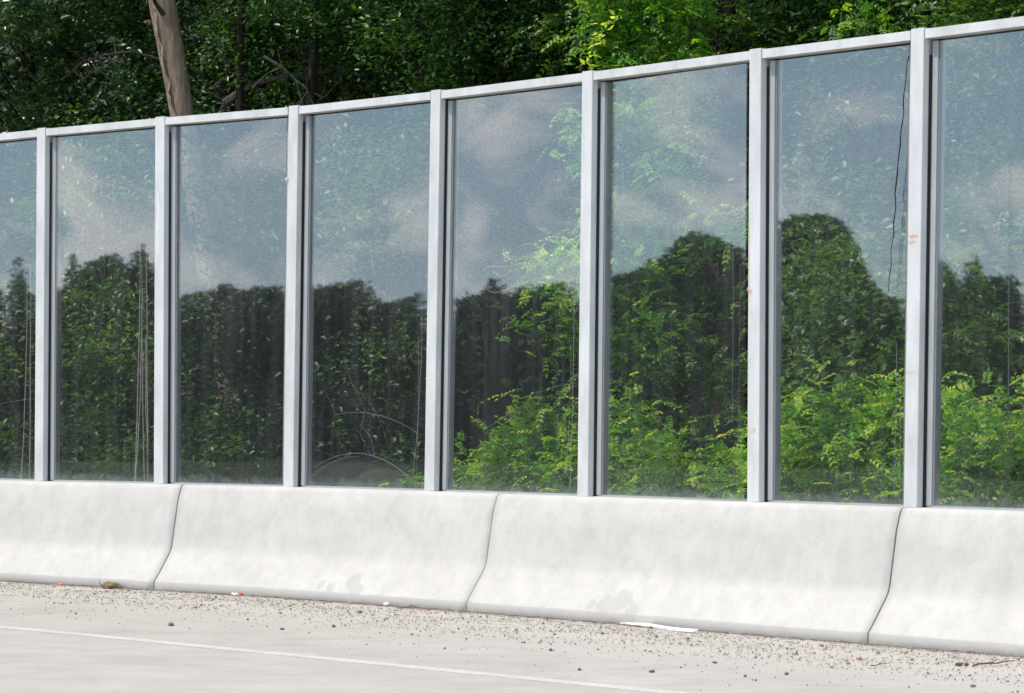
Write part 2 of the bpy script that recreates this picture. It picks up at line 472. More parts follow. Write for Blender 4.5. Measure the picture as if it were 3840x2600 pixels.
def patch(i, u0, u1, w0, w1, mat, name, jag=.3, vv=-.0012):
    e = posts[i]; u = post_u[i]; v = np.array([-u[1], u[0], 0]); hgt = T[i][2] - B[i][2]
    n = 18; pts = []
    for k in range(n):
        a = 2 * math.pi * k / n
        rr = 1 + random.uniform(-jag, jag)
        cu = (u0 + u1) / 2 + (u1 - u0) / 2 * max(-1, min(1, 1.25 * math.cos(a) * rr)); cw = (w0 + w1) / 2 + (w1 - w0) / 2 * math.sin(a) * rr
        pts.append((cu, cw))
    vs = []
    for dv in (vv, -.0002):
        for cu, cw in pts:
            vs.append(B[i] + (T[i] - B[i]) * (cw / hgt) + cu * u + dv * v)
    fs = [tuple(range(n)), tuple(range(n, 2 * n))[::-1]] + [(k, n + k, n + (k + 1) % n, (k + 1) % n) for k in range(n)]
    return mesh_obj(name, vs, fs, mat, e)
M_RUST_L = mat_simple('pale_rust_wash', (.50, .44, .39), 0.8, var=.15, scale=30)
patch(FIRST + 6, -PW + .004, -.030, 2.055, 2.085, M_RUST, 'rust_stain', .5)
patch(FIRST + 6, -PW + .004, -.055, 2.01, 2.035, M_RUST, 'rust_stain', .5)
patch(FIRST + 6, -PW + .004, -.03, 1.02, 1.035, M_RUST_L, 'rust_stain')
patch(FIRST + 5, -PW + .004, -.09, 1.675, 1.715, M_RUST, 'rust_stain')
patch(FIRST + 5, -PW + .003, -.120, 1.60, 2.3, M_RUST_L, 'rust_stain', .15)
patch(FIRST + 5, -PW + .004, -.04, .55, .60, M_RUST_L, 'rust_stain')
patch(FIRST + 1, -PW + .03, -.07, 2.2, 2.9, mat_simple('pale_weathering', (.58, .59, .59), .5, var=.05), 'weather_mark', .4)
mb = MB(); i = FIRST + 2
pp = B[i] + (T[i] - B[i]) * (2.95 / WALL_H) + (-PW) * post_u[i]
mb.tube([pp + np.array([0, -.004, .03]), pp + np.array([-.012, -.008, 0]), pp + np.array([-.006, -.004, -.02])], [.006, .014, .005], 7)
mb.build('bent_lip', M_GALV, posts[i])

# ---------------------------------------------------------------- bays: top rail, side frames, glass, sill
def bay_pt(i, uf, v, w):
    """uf metres right of post i's right edge; >0"""
    u, vv, L = axes(B[i], B[i + 1]); f = uf / L
    h0 = T[i] - B[i]; h1 = T[i + 1] - B[i + 1]
    q = w / WALL_H
    return (B[i] + h0 * q) * (1 - f) + (B[i + 1] + h1 * q) * f + v * vv
def bay_box(i, u0, u1, v0, v1, w0, w1, nseg=1):
    vs = [];
    for k in range(nseg + 1):
        uu = u0 + (u1 - u0) * k / nseg
        vs += [bay_pt(i, uu, v0, w0), bay_pt(i, uu, v1, w0), bay_pt(i, uu, v1, w1), bay_pt(i, uu, v0, w1)]
    fs = [(0, 3, 2, 1)]
    for k in range(nseg):
        a = 4 * k; b = a + 4
        for j in range(4): fs.append((a + j, a + (j + 1) % 4, b + (j + 1) % 4, b + j))
    e = 4 * nseg; fs.append((e, e + 1, e + 2, e + 3))
    return vs, fs
pane_labels = {
    -1: "leftmost glazed panel, cut by the left edge of the picture",
    0: "glazed panel with upright pale dry stems behind its right side, second from left",
    1: "glazed panel under the leaning bare trunk, third from left",
    2: "glazed panel with a brownish scratched arc at its foot, fourth from left",
    3: "glazed panel with a low bright bush mound behind its right corner",
    4: "glazed panel filled at its left with tall bright vine leaves",
    5: "glazed panel with a dark hanging vine stem near its right post",
    6: "rightmost glazed panel, cut by the right edge of the picture",
}
YAW = {-1: 0.0, 0: 1.2, 1: 0.0, 2: 0.1, 3: 0.4, 4: -1.9, 5: 0.7, 6: 0.8}
M_SCR = mat_simple('scratched_haze', (.20, .20, .195), .8, var=.1)
panels = {}
for i in range(NP - 1):
    k = i - FIRST
    u, vv, L = axes(B[i], B[i + 1])
    e = empty('glazed_panel', bay_pt(i, L / 2, .1, 0)); panels[k] = (i, e)
    tag(e, pane_labels.get(k, "glazed sound wall panel beyond the edge of the picture"), 'glass panel', 'glazed panels of the sound wall')
    g0 = .016
    # top rail: front face and small return, stops short of the posts
    m = MB(); m.add(*bay_box(i, .010, L - PW - .002, .004, .165, WALL_H - .078, WALL_H - .006)); m.build('top_rail', M_GALV, e)
    m = MB(); m.add(*bay_box(i, .018, L - PW - .012, .128, .163, WALL_H - .094, WALL_H - .0785)); m.build('shadow_line_seal', M_RUBBER, e)  # black seal that also draws the shadow line under the rail
    # side frames
    m = MB()
    m.add(*bay_box(i, .017, .074, .082, .165, 0.014, WALL_H - .0945)); m.build('side_frame', M_CHAN, e)
    m = MB(); m.add(*bay_box(i, .0745, .094, .090, .150, 0.014, WALL_H - .0945)); m.build('glass_seal', mat_simple('grey_seal', (.15, .155, .16), .6, var=.1), e) if i == 0 else m.build('glass_seal', bpy.data.materials['grey_seal'], e)
    m = MB(); m.add(*bay_box(i, L - PW - .074, L - PW - .017, .082, .165, 0.014, WALL_H - .0945)); m.build('side_frame', M_CHAN, e)
    m = MB(); m.add(*bay_box(i, L - PW - .094, L - PW - .0745, .090, .150, 0.014, WALL_H - .0945)); m.build('glass_seal', bpy.data.materials['grey_seal'], e)
    m = MB(); m.add(*bay_box(i, .018, L - PW - .018, .088, .17, -.01, .0135)); m.build('sill', M_CHAN, e)
    # glass with the gentle waves of a real sheet
    nu, nw = 40, 72
    u0, u1, w0, w1 = .096, L - PW - .096, .0145, WALL_H - .0945
    r = np.random.default_rng(100 + i)
    yaw = math.tan(math.radians(YAW.get(k, 0)))
    waves = [(r.uniform(.6, 2.2), r.uniform(-.5, .5), r.uniform(.4, 1.6), r.uniform(0, 6.28), r.uniform(.00003, .00010)) for _ in range(5)]
    vs = []
    for side in (0, 1):
        for b_ in range(nw + 1):
            for a in range(nu + 1):
                uu = u0 + (u1 - u0) * a / nu; ww = w0 + (w1 - w0) * b_ / nw
                d = sum(A * math.sin(kx * uu * 2.4 + kz * ww * 2.0 + ph) for kx, _, kz, ph, A in waves)
                d += (uu - (L / 2 if yaw > 0 else .45)) * yaw
                d = max(-.055, min(.055, d))
                vs.append(bay_pt(i, uu, .104 + d + side * .012, ww))
    fs = []; W1 = nu + 1; off = (nu + 1) * (nw + 1)
    for b_ in range(nw):
        for a in range(nu):
            q = b_ * W1 + a
            fs.append((q, q + 1, q + W1 + 1, q + W1)); fs.append((off + q, off + q + W1, off + q + W1 + 1, off + q + 1))
    mesh_obj('glass_pane', vs, fs, M_GLASS, e, smooth=True)

# ---------------------------------------------------------------- concrete barrier: swept profile cut into cast sections
def wall_curve():
    P = [np.array([b[0], b[1]]) for b in B]
    out = []
    for i in range(len(P) - 1):
        p0 = P[max(i - 1, 0)]; p1 = P[i]; p2 = P[i + 1]; p3 = P[min(i + 2, len(P) - 1)]
        for j in range(12):
            t = j / 12
            out.append(.5 * ((2 * p1) + (-p0 + p2) * t + (2 * p0 - 5 * p1 + 4 * p2 - p3) * t * t + (-p0 + 3 * p1 - 3 * p2 + p3) * t ** 3))
    out.append(P[-1])
    out = np.array(out)
    k = np.ones(9) / 9                      # light smoothing of survey noise
    pad = np.vstack([out[0] + (out[0] - out[1]) * np.arange(4, 0, -1)[:, None], out, out[-1] + (out[-1] - out[-2]) * np.arange(1, 5)[:, None]])
    return np.stack([np.convolve(pad[:, j], k, 'valid') for j in (0, 1)], 1)
CUR = wall_curve()
SEG = np.r_[0, np.cumsum(np.hypot(*np.diff(CUR, axis=0).T))]
def cur(s, off=0.0, z=0.0):
    s = np.clip(s, 0, SEG[-1] - 1e-6); i = np.searchsorted(SEG, s, 'right') - 1
    i = min(max(i, 0), len(SEG) - 2)
    f = (s - SEG[i]) / (SEG[i + 1] - SEG[i]); p = CUR[i] * (1 - f) + CUR[i + 1] * f
    e = min(max(s, .8), SEG[-1] - .8)
    def q(s_):
        j = min(max(np.searchsorted(SEG, s_, 'right') - 1, 0), len(SEG) - 2); g = (s_ - SEG[j]) / (SEG[j + 1] - SEG[j])
        return CUR[j] * (1 - g) + CUR[j + 1] * g
    d = q(e + .75) - q(e - .75); d /= np.hypot(*d)
    return np.array([p[0] - d[1] * off, p[1] + d[0] * off, z])
BZ = np.interp
post_s = [SEG[min(12 * i, len(SEG) - 1)] for i in range(NP)]
def top_z(s): return float(np.interp(s, post_s, [b[2] for b in B]))
def s_of(px, py, z, off):
    """arc length where the offset wall line is seen at picture column px"""
    d = ray(px, py); best = None
    for s in np.arange(post_s[2], SEG[-1] - 1, .02):
        p = cur(s, off, z) - EYE
        xx = W / 2 + F * (p @ RT) / (p @ fwd)
        e = abs(xx / K - px)
        if best is None or e < best[0]: best = (e, s)
    return best[1]
FR = -.075                                  # front lip of the barrier in front of the posts
PROF = [(-.445, -.03), (-.445, .085), (-.440, .093), (-.262, .345), (-.238, .385), (-.220, .44), (-.150, .86), (-.112, .985), (-.100, 1.012), (-.082, 1.028), (-.055, 1.035),
        (.30, 1.035), (.33, 1.01), (.36, .5), (.36, -.03)]
_st = [(728, .15, .05), (752, .13, .06), (800, .20, .085), (812, .13, .08), (1340, .16, .06), (1372, .13, .11), (1405, .19, .11), (1440, .11, .08)]
STAINS = [(cur(s_of(x, 0, z, -.40), -.44 + (z - .09) * .7, z), r) for x, z, r in _st]
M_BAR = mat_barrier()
NPB = []
for (a, z0), (b, z1) in zip(PROF[:-1], PROF[1:]):
    n = max(1, int(math.hypot(b - a, z1 - z0) / .09))
    for j in range(n): NPB.append((a + (b - a) * j / n, z0 + (z1 - z0) * j / n))
NPB.append(PROF[-1])
def barrier(s0, s1, label):
    n = max(2, int((s1 - s0) / .12)); rows = []
    for j in range(n + 1):
        s = s0 + (s1 - s0) * j / n; tz = top_z(s)
        wob = .004 * math.sin(s * 2.1) + .003 * math.sin(s * 5.3 + 1)
        for a, z in NPB:
            zz = z if z < .1 else z + (tz - HB) * (z - .1) / (HB - .1)
            rows.append(cur(s, a + wob * (1 if z > .1 and a < 0 else 0), zz - (.002 if z > 1.03 else 0)))
    m = len(NPB); fs = []
    for j in range(n):
        for k in range(m):
            k2 = (k + 1) % m
            fs.append((j * m + k, (j + 1) * m + k, (j + 1) * m + k2, j * m + k2))
    fs.append(tuple(range(m))); fs.append(tuple(n * m + k for k in range(m))[::-1])
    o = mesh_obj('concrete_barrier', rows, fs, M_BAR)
    me = o.data
    me.polygons.foreach_set('use_smooth', [True] * (len(me.polygons) - 2) + [False] * 2)
    tag(o, label, 'barrier', 'cast sections of the roadside barrier')
    return o
joints = [s_of(408, 1102, 1.0, -.11), s_of(1127, 1124, 1.0, -.11), s_of(2042, 1160, 1.0, -.11)]
cuts = [0.3] + joints + [SEG[-1] - .3]
lab = ["leftmost concrete barrier section, running out of the picture at the left",
       "concrete barrier section with a small splash stain at its foot, below the leaning trunk panel",
       "concrete barrier section with a broad grey stain behind the long white strip",
       "rightmost concrete barrier section, below the last post in view"]
gaps = [.016, .010, .016]
bars = []
for j in range(4):
    bars.append(barrier(cuts[j] + (gaps[j - 1] / 2 if j else 0), cuts[j + 1] - (gaps[j] / 2 if j < 3 else 0), lab[j]))
M_FILL = mat_simple('dark_joint_filler', (.10, .085, .075), .95, var=.3, scale=30)
for j in range(3):                          # compressible filler set back in each joint
    s = joints[j]; g = gaps[j] / 2 - .0006; vs = []
    for ss in (s - g, s + g):
        for a, z in NPB:
            a2 = a + .02 if a < 0 else a - .02; vs.append(cur(ss, a2, min(z, HB - .025)))
    m = len(NPB); fs = [tuple(range(m)), tuple(range(m, 2 * m))[::-1]] + [(k, m + k, m + (k + 1) % m, (k + 1) % m) for k in range(m)]
    o = mesh_obj('joint_filler', vs, fs, M_FILL, bars[j])

# ---------------------------------------------------------------- ground sheets
def strip(name, pts0, pts1, z, mat):
    vs = [];
    for a, b in zip(pts0, pts1): vs += [(a[0], a[1], z), (b[0], b[1], z)]
    fs = [(2 * i, 2 * i + 1, 2 * i + 3, 2 * i + 2) for i in range(len(pts0) - 1)]
    o = mesh_obj(name, vs, fs, mat); return o
def sheet(name, x0, x1, y0, y1, z, mat):
    return mesh_obj(name, [(x0, y0, z), (x1, y0, z), (x1, y1, z), (x0, y1, z)], [(0, 1, 2, 3)], mat)
tag(sheet('ground', -1200, 1200, -1200, 1200, -.05, M_SOIL), kind='structure')
# road: long band parallel to the wall, 24 m wide on the camera side
far = [cur(s) for s in np.linspace(0.01, SEG[-1] - .01, 60)]
dl = far[0] - far[3]; dl /= np.linalg.norm(dl); dr = far[-1] - far[-4]; dr /= np.linalg.norm(dr)
def road_line(off):
    c = [cur(s, off) for s in np.linspace(0.01, SEG[-1] - .01, 60)]
    return [c[0] + dl * 300] + [c[0] + dl * 60] + c + [c[-1] + dr * 60] + [c[-1] + dr * 300]
ro = [-27, -14, -8, -5, -4, -3.4, -2.9, -2.4, -1.9, -1.5, -1.2, -.9, -.6, -.3]
rl = [road_line(q) for q in ro]; nl_ = len(rl[0])
tag(mesh_obj('road', np.array([(p[0], p[1], 0) for l in rl for p in l]), np.array([(a * nl_ + b, a * nl_ + b + 1, (a + 1) * nl_ + b + 1, (a + 1) * nl_ + b) for a in range(len(ro) - 1) for b in range(nl_ - 1)]), M_ROAD,
             tone=[-q - .45 for q in ro for _ in range(nl_)]), kind='structure')
hill_rows = [(19, -.04), (24, 2.2), (30, 6.5), (38, 12), (50, 20), (70, 24), (140, 26)]  # hill added behind the trees to block sky showing through
hl = [road_line(q) for q, _ in hill_rows]
tag(mesh_obj('sky_block_hill', np.array([(p[0], p[1], z) for l, (q, z) in zip(hl, hill_rows) for p in l]), np.array([(a * nl_ + b, a * nl_ + b + 1, (a + 1) * nl_ + b + 1, (a + 1) * nl_ + b) for a in range(len(hl) - 1) for b in range(nl_ - 1)]), M_HILL, smooth=True), kind='structure')
tag(strip('verge', road_line(-300), road_line(-27.02), -.03, M_VERGE), kind='structure')
# painted edge line
lp = [ground(x, y)[:2] for x, y in ((0, 1428.5), (250, 1445.5), (500, 1469), (750, 1491.5), (1000, 1519), (1250, 1546.5), (1480, 1574))]
offs = []; ss = np.arange(post_s[1], SEG[-1], .05)
cp = np.array([cur(s)[:2] for s in ss])
for p in lp:
    dd = np.hypot(*(cp - p).T); j = dd.argmin(); offs.append((ss[j], dd[j]))
print('LINE OFFSETS', [(round(float(a), 2), round(float(b), 2)) for a, b in offs])
pf = np.polyfit([a for a, b in offs], [b for a, b in offs], 1)
l0, l1 = [], []
for s in np.linspace(0.02, SEG[-1] - .02, 80):
    o_ = pf[0] * s + pf[1]; l0.append(cur(s, -o_ - .08)); l1.append(cur(s, -o_ + .08))
vs = []
for a, b in zip(l0, l1): vs += [(a[0], a[1], .001), (a[0], a[1], .004), (b[0], b[1], .004), (b[0], b[1], .001)]
tag(mesh_obj('road_marking', vs, [(4 * k + j, 4 * k + j + 1, 4 * k + 5 + j, 4 * k + 4 + j) for k in range(len(l0) - 1) for j in range(3)], M_PAINT), kind='structure')

# ---------------------------------------------------------------- grit and litter
def blob(c, r, seed, squash=.6, sub=8):
    rr = random.Random(seed); vs = []; fs = []
    rows = 4 if sub <= 6 else 6
    ph = [rr.uniform(0, 6.28) for _ in range(6)]
    vs.append(np.array([0, 0, r * squash]))
    for a in range(1, rows):
        th = math.pi * a / rows
        for b in range(sub):
            f = 2 * math.pi * b / sub
            q = r * (1 + .22 * math.sin(2 * f + ph[0]) + .14 * math.sin(3 * f + th * 2 + ph[1]) + rr.uniform(-.1, .1))
            vs.append(np.array([q * math.sin(th) * math.cos(f), q * math.sin(th) * math.sin(f), q * squash * math.cos(th)]))
    vs.append(np.array([0, 0, -r * squash]))
    for b in range(sub): fs.append((0, 1 + b, 1 + (b + 1) % sub))
    for a in range(rows - 2):
        for b in range(sub):
            p = 1 + a * sub; fs.append((p + b, p + sub + b, p + sub + (b + 1) % sub, p + (b + 1) % sub))
    last = len(vs) - 1; p = 1 + (rows - 2) * sub
    for b in range(sub): fs.append((last, p + (b + 1) % sub, p + b))
    return [v + c for v in vs], fs
octv = np.array([(1, 0, 0), (.1, .9, .1), (-1, .1, 0), (0, -.9, .1), (.1, 0, .8), (0, 0, -.6)], float)
octf = np.array([(0, 1, 4), (1, 2, 4), (2, 3, 4), (3, 0, 4), (1, 0, 5), (2, 1, 5), (3, 2, 5), (0, 3, 5)])
V = []; Fa = []; TN = []
cnt = 0
for q in range(27000):
    s = random.uniform(post_s[FIRST] - 3.5, post_s[FIRST + 6] + 4)
    o_ = random.choice([random.expovariate(1 / .5), random.gauss(1.15, .6), random.uniform(0, 2.0), random.expovariate(1 / 1.2)])
    if o_ < 0.015 or o_ > 4.0: continue
    # drifts: clustered density
    if math.sin(s * 2.3) * math.sin(o_ * 5 + s) < -.35 and random.random() < .6: continue
    r = min(.015, .0022 + random.expovariate(1 / .0023)) * (1.15 if o_ > .3 else .9)
    c = cur(s, -.45 - o_, .004 + r * .5)
    R = rng.normal(size=(3, 3)); R, _ = np.linalg.qr(R)
    vv_ = (octv * rng.uniform(.7, 1.2, (6, 1))) @ R * r; vv_[:, 2] *= .8
    V.append(vv_ + c); Fa.append(octf + 6 * cnt); TN += [random.random()] * 6; cnt += 1
m_, t_, o__ = material('mixed_grit')
a_ = t_.nodes.new('ShaderNodeAttribute'); a_.attribute_name = 'tone'
princ(t_, o__, ramp(t_, a_.outputs['Fac'], [(0.0, (.09, .09, .092)), (0.3, (.23, .215, .20)), (.5, (.37, .335, .29)), (1.0, (.46, .43, .39))]).outputs[0], .85)
tag(mesh_obj('grit', np.vstack(V), np.vstack(Fa), m_, tone=TN), "dark and sandy road grit strewn along the barrier foot", 'grit', kind='stuff')
# straw and pine needles lying along the foot
mb = MB()
for q in range(2200):
    s = random.uniform(post_s[FIRST] - 3, post_s[FIRST + 6] + 3); o_ = abs(random.gauss(.0, .10)) + .01 if random.random() < .75 else random.uniform(0, 1.0)
    a = cur(s, -.455 - o_, .007 + random.random() * .004); an = random.uniform(0, 6.28); l = random.uniform(.02, .09)
    b = a + np.array([math.cos(an) * l, math.sin(an) * l, random.uniform(0, .006)])
    mb.tube([a, (a + b) / 2 + np.array([0, 0, .004]), b], .0013, 3, False)
tag(mb.build('needle_litter', mat_simple('brown_needles', (.20, .12, .075), .9, var=.4, scale=30)), "brown needles and straw drifted against the barrier foot", 'litter', kind='stuff')

stone_px = [(388, 1421, .026), (172, 1394, .012), (562, 1408, .014), (640, 1430, .016), (757, 1424, .020), (816, 1392, .020), (1172, 1432, .014),
            (1250, 1478, .018), (1368, 1440, .014), (1476, 1427, .018), (1785, 1532, .018), (1865, 1468, .018), (1993, 1484, .014), (1480, 1527, .016), (1622, 1506, .014),
            (2208, 1560, .016), (1190, 1460, .012), (935, 1442, .012), (1560, 1452, .018), (1315, 1522, .014)]
stone_lab = ["largest dark stone, alone on the road halfway to the edge line", "small dark stone below the orange scrap", "small dark stone below the red and white wrapper",
    "small stone in sparse grit right of the lone large stone", "dark stone at the outer edge of the grit, left of centre", "dark rounded stone within the grit below the twig",
    "grey pebble at the outer grit edge near the middle", "dark stone nearest the edge line at the middle", "dark stone just left of the white strip", "dark stone just below the white strip",
    "dark stone at the bottom, right of the middle", "dark stone in the grit left of the rightmost joint", "dark stone under the rightmost joint", "dark stone on bare concrete below the white strip",
    "grey stone on bare concrete at the lower right", "stone at the bottom right corner", "tiny dark pebble above the stone nearest the edge line", "tiny pebble in sparse grit left of the middle",
    "dark stone beyond the right tip of the white strip", "small stone close above the edge line right of the middle"]
for (x, y, r), l in zip(stone_px, stone_lab):
    g = ground(x, y); v, f = blob(g + np.array([0, 0, r * .45]), r, int(x * 7 + y), .65, 8)
    tag(mesh_obj('stone', v, f, M_PEBBLE, smooth=True), l, 'stone', 'larger stones on the shoulder')

# crumpled brown clump (dead leaf mass) with a stem
g = ground(252, 1337)
e = empty('leaf_clump', g); tag(e, "crumpled brown dead leaf clump at the barrier foot, left of the first joint", 'dead leaves')
mb = MB()
for q, (dx, dz, r) in enumerate([(-.045, .030, .050), (.0, .035, .058), (.045, .030, .045), (.075, .022, .025)]):
    v, f = blob(g + np.array([dx, random.uniform(-.02, .02), dz]), r, 50 + q, .62, 10); mb.add(v, f)
mb.build('leaf_mass', mat_simple('dead_leaf_brown', (.20, .15, .085), .9, var=.45, scale=35, bstr=1.0), e)
mb = MB(); mb.tube([g + np.array([-.09, 0, .03]), g + np.array([-.115, 0, .06]), g + np.array([-.118, 0, .09])], [.004, .003, .002], 5); mb.build('stem', M_BARK_G, e)
def scrap(name, label, cat, px, py, L, Wd, ang, mat, lift=.012, bend=.01, parts=None):
    g = ground(px, py); n = 8; vs = []
    ca, sa = math.cos(ang), math.sin(ang); rr = random.Random(int(px))
    for k in range(n + 1):
        u = (k / n - .5) * L; zz = lift + bend * math.sin(k * 1.9 + px)
        wd = Wd * (.75 + .25 * math.sin(math.pi * k / n)) * (1 + rr.uniform(-.15, .15))
        for q, sgn in ((0, -1), (0, 1)):
            for dz in (0, .002):
                vs.append(g + np.array([ca * u - sa * sgn * wd / 2, sa * u + ca * sgn * wd / 2, zz + dz + .004 * sgn * math.sin(k * 1.3)]))
    fs = [(0, 1, 3, 2), (4 * n, 4 * n + 2, 4 * n + 3, 4 * n + 1)]
    for k in range(n):
        a = 4 * k; b = a + 4
        fs += [(a + 1, b + 1, b + 3, a + 3), (a, a + 2, b + 2, b), (a, b, b + 1, a + 1), (a + 2, a + 3, b + 3, b + 2)]
    return vs, fs, g
M_WHITE = mat_simple('white_plastic', (.72, .72, .71), .5, var=.03)
M_RED = mat_simple('red_print', (.65, .06, .03), .6, var=.1)
M_ORG = mat_simple('orange_scrap', (.75, .22, .03), .7, var=.15)
a0 = ground(1392, 1415); a1 = ground(1580, 1438); mid = (a0 + a1) / 2; dv = a1 - a0
vs = []; dn = dv / np.linalg.norm(dv); pn = np.array([-dn[1], dn[0], 0]); NS = 10
for k in range(NS + 1):
    f_ = k / NS; w_ = .034 * (.5 + .5 * math.sin(math.pi * min(f_ * 1.4 + .08, 1 - .04))) + .006
    c = a0 + dv * f_ + np.array([0, 0, .014 + .004 * math.sin(f_ * 7)]) + pn * .006 * math.sin(f_ * 5)
    vs += [c - pn * w_ + np.array([0, 0, -.008]), c - pn * w_ + np.array([0, 0, .0]), c + pn * w_ + np.array([0, 0, .016]), c + pn * w_ + np.array([0, 0, .006])]
fs = [(0, 1, 2, 3), (4 * NS + 3, 4 * NS + 2, 4 * NS + 1, 4 * NS)] + [(4 * k + j, 4 * k + 4 + j, 4 * k + 4 + (j + 1) % 4, 4 * k + (j + 1) % 4) for k in range(NS) for j in range(4)]
tag(mesh_obj('white_strip', vs, fs, M_WHITE), "long white plastic strip lying on the grit beside the barrier", 'plastic strip')
def crumple(px, py, r, sd, sq=.6):
    g = ground(px, py); v, f = blob(g + np.array([0, 0, r * sq * .8]), r, sd, sq, 9); rr = random.Random(sd)
    return [p + np.array([rr.uniform(-r, r) * .25, rr.uniform(-r, r) * .25, rr.uniform(-r, r) * .15]) for p in v], f, g
v, f, g = crumple(533, 1353, .032, 3, .5); e = empty('wrapper', g); tag(e, "crushed red and white wrapper in the grit near the barrier", 'wrapper'); mesh_obj('white_half', v, f, M_WHITE, e)
v, f, g = crumple(547, 1352.5, .034, 5, .5); mesh_obj('red_half', v, f, M_RED, e)
v, f, g = crumple(137, 1329, .022, 7, .55); tag(mesh_obj('orange_scrap', v, f, M_ORG), "tiny orange scrap at the barrier foot, leftmost of the litter", 'litter scrap')
v, f, g = crumple(877, 1377, .030, 9, .7); tag(mesh_obj('white_scrap', v, f, M_WHITE), "small crumpled white scrap at the barrier foot left of the middle joint", 'litter scrap')
v, f, g = scrap('x', '', '', 1955, 1500, .10, .018, -.9, M_ORG, .012, .006); tag(mesh_obj('reddish_splinter', v, f, mat_simple('reddish_wood', (.32, .12, .08), .8, var=.4, scale=30)), "reddish brown splinter below the rightmost joint", 'splinter')
def twig(label, p0, p1, r, seed, mat=None):
    rr = random.Random(seed); a = ground(*p0) + np.array([0, 0, .012]); b = ground(*p1) + np.array([0, 0, .018]); m = MB()
    pts = [a + (b - a) * k / 5 + np.array([rr.uniform(-.012, .012), rr.uniform(-.012, .012), rr.uniform(0, .012)]) for k in range(6)]
    m.tube(pts, [r * (1 - .12 * k) for k in range(6)], 5)
    m.tube([pts[2], pts[2] + (b - a) * .2 + np.array([.01, .03, .02])], [r * .6, r * .3], 4)
    m.tube([pts[3], pts[3] + (b - a) * .2 + np.array([-.02, -.03, .01])], [r * .6, r * .3], 4)
    tag(m.build('twig', mat or M_BARK_G), label, 'twig', 'twigs on the shoulder')
twig("thin brown twig on the grit left of the middle joint", (905, 1386), (950, 1379), .005, 1, mat_simple('brown_twig', (.13, .085, .055), .9))
twig("bent dark twig with a fork in the far right corner", (2205, 1516), (2300, 1508), .008, 2, bpy.data.materials['brown_twig'])
twig("short grey twig below the rightmost joint", (1978, 1516), (2028, 1512), .004, 3)
for (x, y, r, l) in ((2183, 1512, .026, "dark dead clump at the right, beside the bent twig"), (1372, 1411, .018, "rusty brown clod at the left tip of the white strip"), (1805, 1433, .015, "dark clod in the grit right of the white strip")):
    g = ground(x, y); mb = MB()
    for q in range(4):
        v, f = blob(g + np.array([random.uniform(-r, r) * 1.2, random.uniform(-r, r), r * .5]), r * random.uniform(.5, .9), int(x + q), .6, 7); mb.add(v, f)
    tag(mb.build('clod', mat_simple('brown_clod', (.11, .085, .06), .95, var=.5, scale=40)), l, 'clod')

# ---------------------------------------------------------------- foliage machinery
KITE = np.array([(0, 0, 0), (.38, -.26, .07), (1, 0, -.10), (.38, .26, .07)])
KITEF = np.array([(0, 1, 2), (0, 2, 3)])
def leaves(cen, size, up=.5, jit=.35, width=1.0, tone=None, rg=rng, facing=None):
    n = len(cen); nrm = rg.normal(size=(n, 3)); nrm[:, 2] = np.abs(nrm[:, 2]) + up * 2
    if facing is not None: nrm = nrm + facing
    nrm /= np.linalg.norm(nrm, axis=1)[:, None]
    d = rg.normal(size=(n, 3)); d[:, 2] -= .35
    d -= (d * nrm).sum(1)[:, None] * nrm; d /= np.linalg.norm(d, axis=1)[:, None]
    s = np.cross(nrm, d); sz = size * rg.uniform(1 - jit, 1 + jit, n)
    k = KITE
    v = cen[:, None, :] + sz[:, None, None] * (k[None, :, 0, None] * d[:, None] + k[None, :, 1, None] * width * s[:, None] + k[None, :, 2, None] * nrm[:, None])
    f = (KITEF[None] + 4 * np.arange(n)[:, None, None]).reshape(-1, 3)
    if tone is None: tone = rg.uniform(0, 1, n)
    return v.reshape(-1, 3), f, np.repeat(tone, 4)
def join(parts):
    V = []; Fc = []; Tn = []; n = 0
    for v, f, t in parts: V.append(v); Fc.append(f + n); Tn.append(t); n += len(v)
    return np.vstack(V), np.vstack(Fc), np.concatenate(Tn)
def sprays(cen, length, size, rg=rng, droop=.3, nl=9, facing=None, tonec=None):
    """pinnate compound leaves: two rows of leaflets along a drooping rachis"""
    n = len(cen); d = rg.normal(size=(n, 3)); d[:, 2] *= .6; d /= np.linalg.norm(d, axis=1)[:, None]
    nr = rg.normal(size=(n, 3)) * .5; nr[:, 2] += 1.1
    if facing is not None: nr = nr + facing
    nr -= (nr * d).sum(1)[:, None] * d; nr /= np.linalg.norm(nr, axis=1)[:, None]
    s = np.cross(nr, d); L = length * rg.uniform(.6, 1.25, n)
    base = rg.uniform(0, 1, n) if tonec is None else tonec
    out = []
    for k in range(nl):
        f = (k // 2 + .6) / (nl / 2 + .3); sg = 1 if k % 2 else -1
        if k == nl - 1: sg = 0; f = 1.0
        c = cen + d * (L * f)[:, None] - np.array([0, 0, 1.]) * (droop * L * f * f)[:, None]
        ld = d * (.55 if sg else 1.0) + s * sg * .9 - np.array([0, 0, .25]); ld /= np.linalg.norm(ld, axis=1)[:, None]
        nn_ = nr + rg.normal(size=(n, 3)) * .22; nn_ -= (nn_ * ld).sum(1)[:, None] * ld; nn_ /= np.linalg.norm(nn_, axis=1)[:, None]
        ss = np.cross(nn_, ld); sz = size * rg.uniform(.75, 1.2, n)
        v = c[:, None] + sz[:, None, None] * (KITE[None, :, 0, None] * ld[:, None] + KITE[None, :, 1, None] * 1.1 * ss[:, None] + KITE[None, :, 2, None] * nn_[:, None])
        fc = (KITEF[None] + 4 * np.arange(n)[:, None, None]).reshape(-1, 3)
        out.append((v.reshape(-1, 3), fc, np.repeat(np.clip(base + rg.normal(0, .10, n), 0, 1), 4)))
    return join(out)
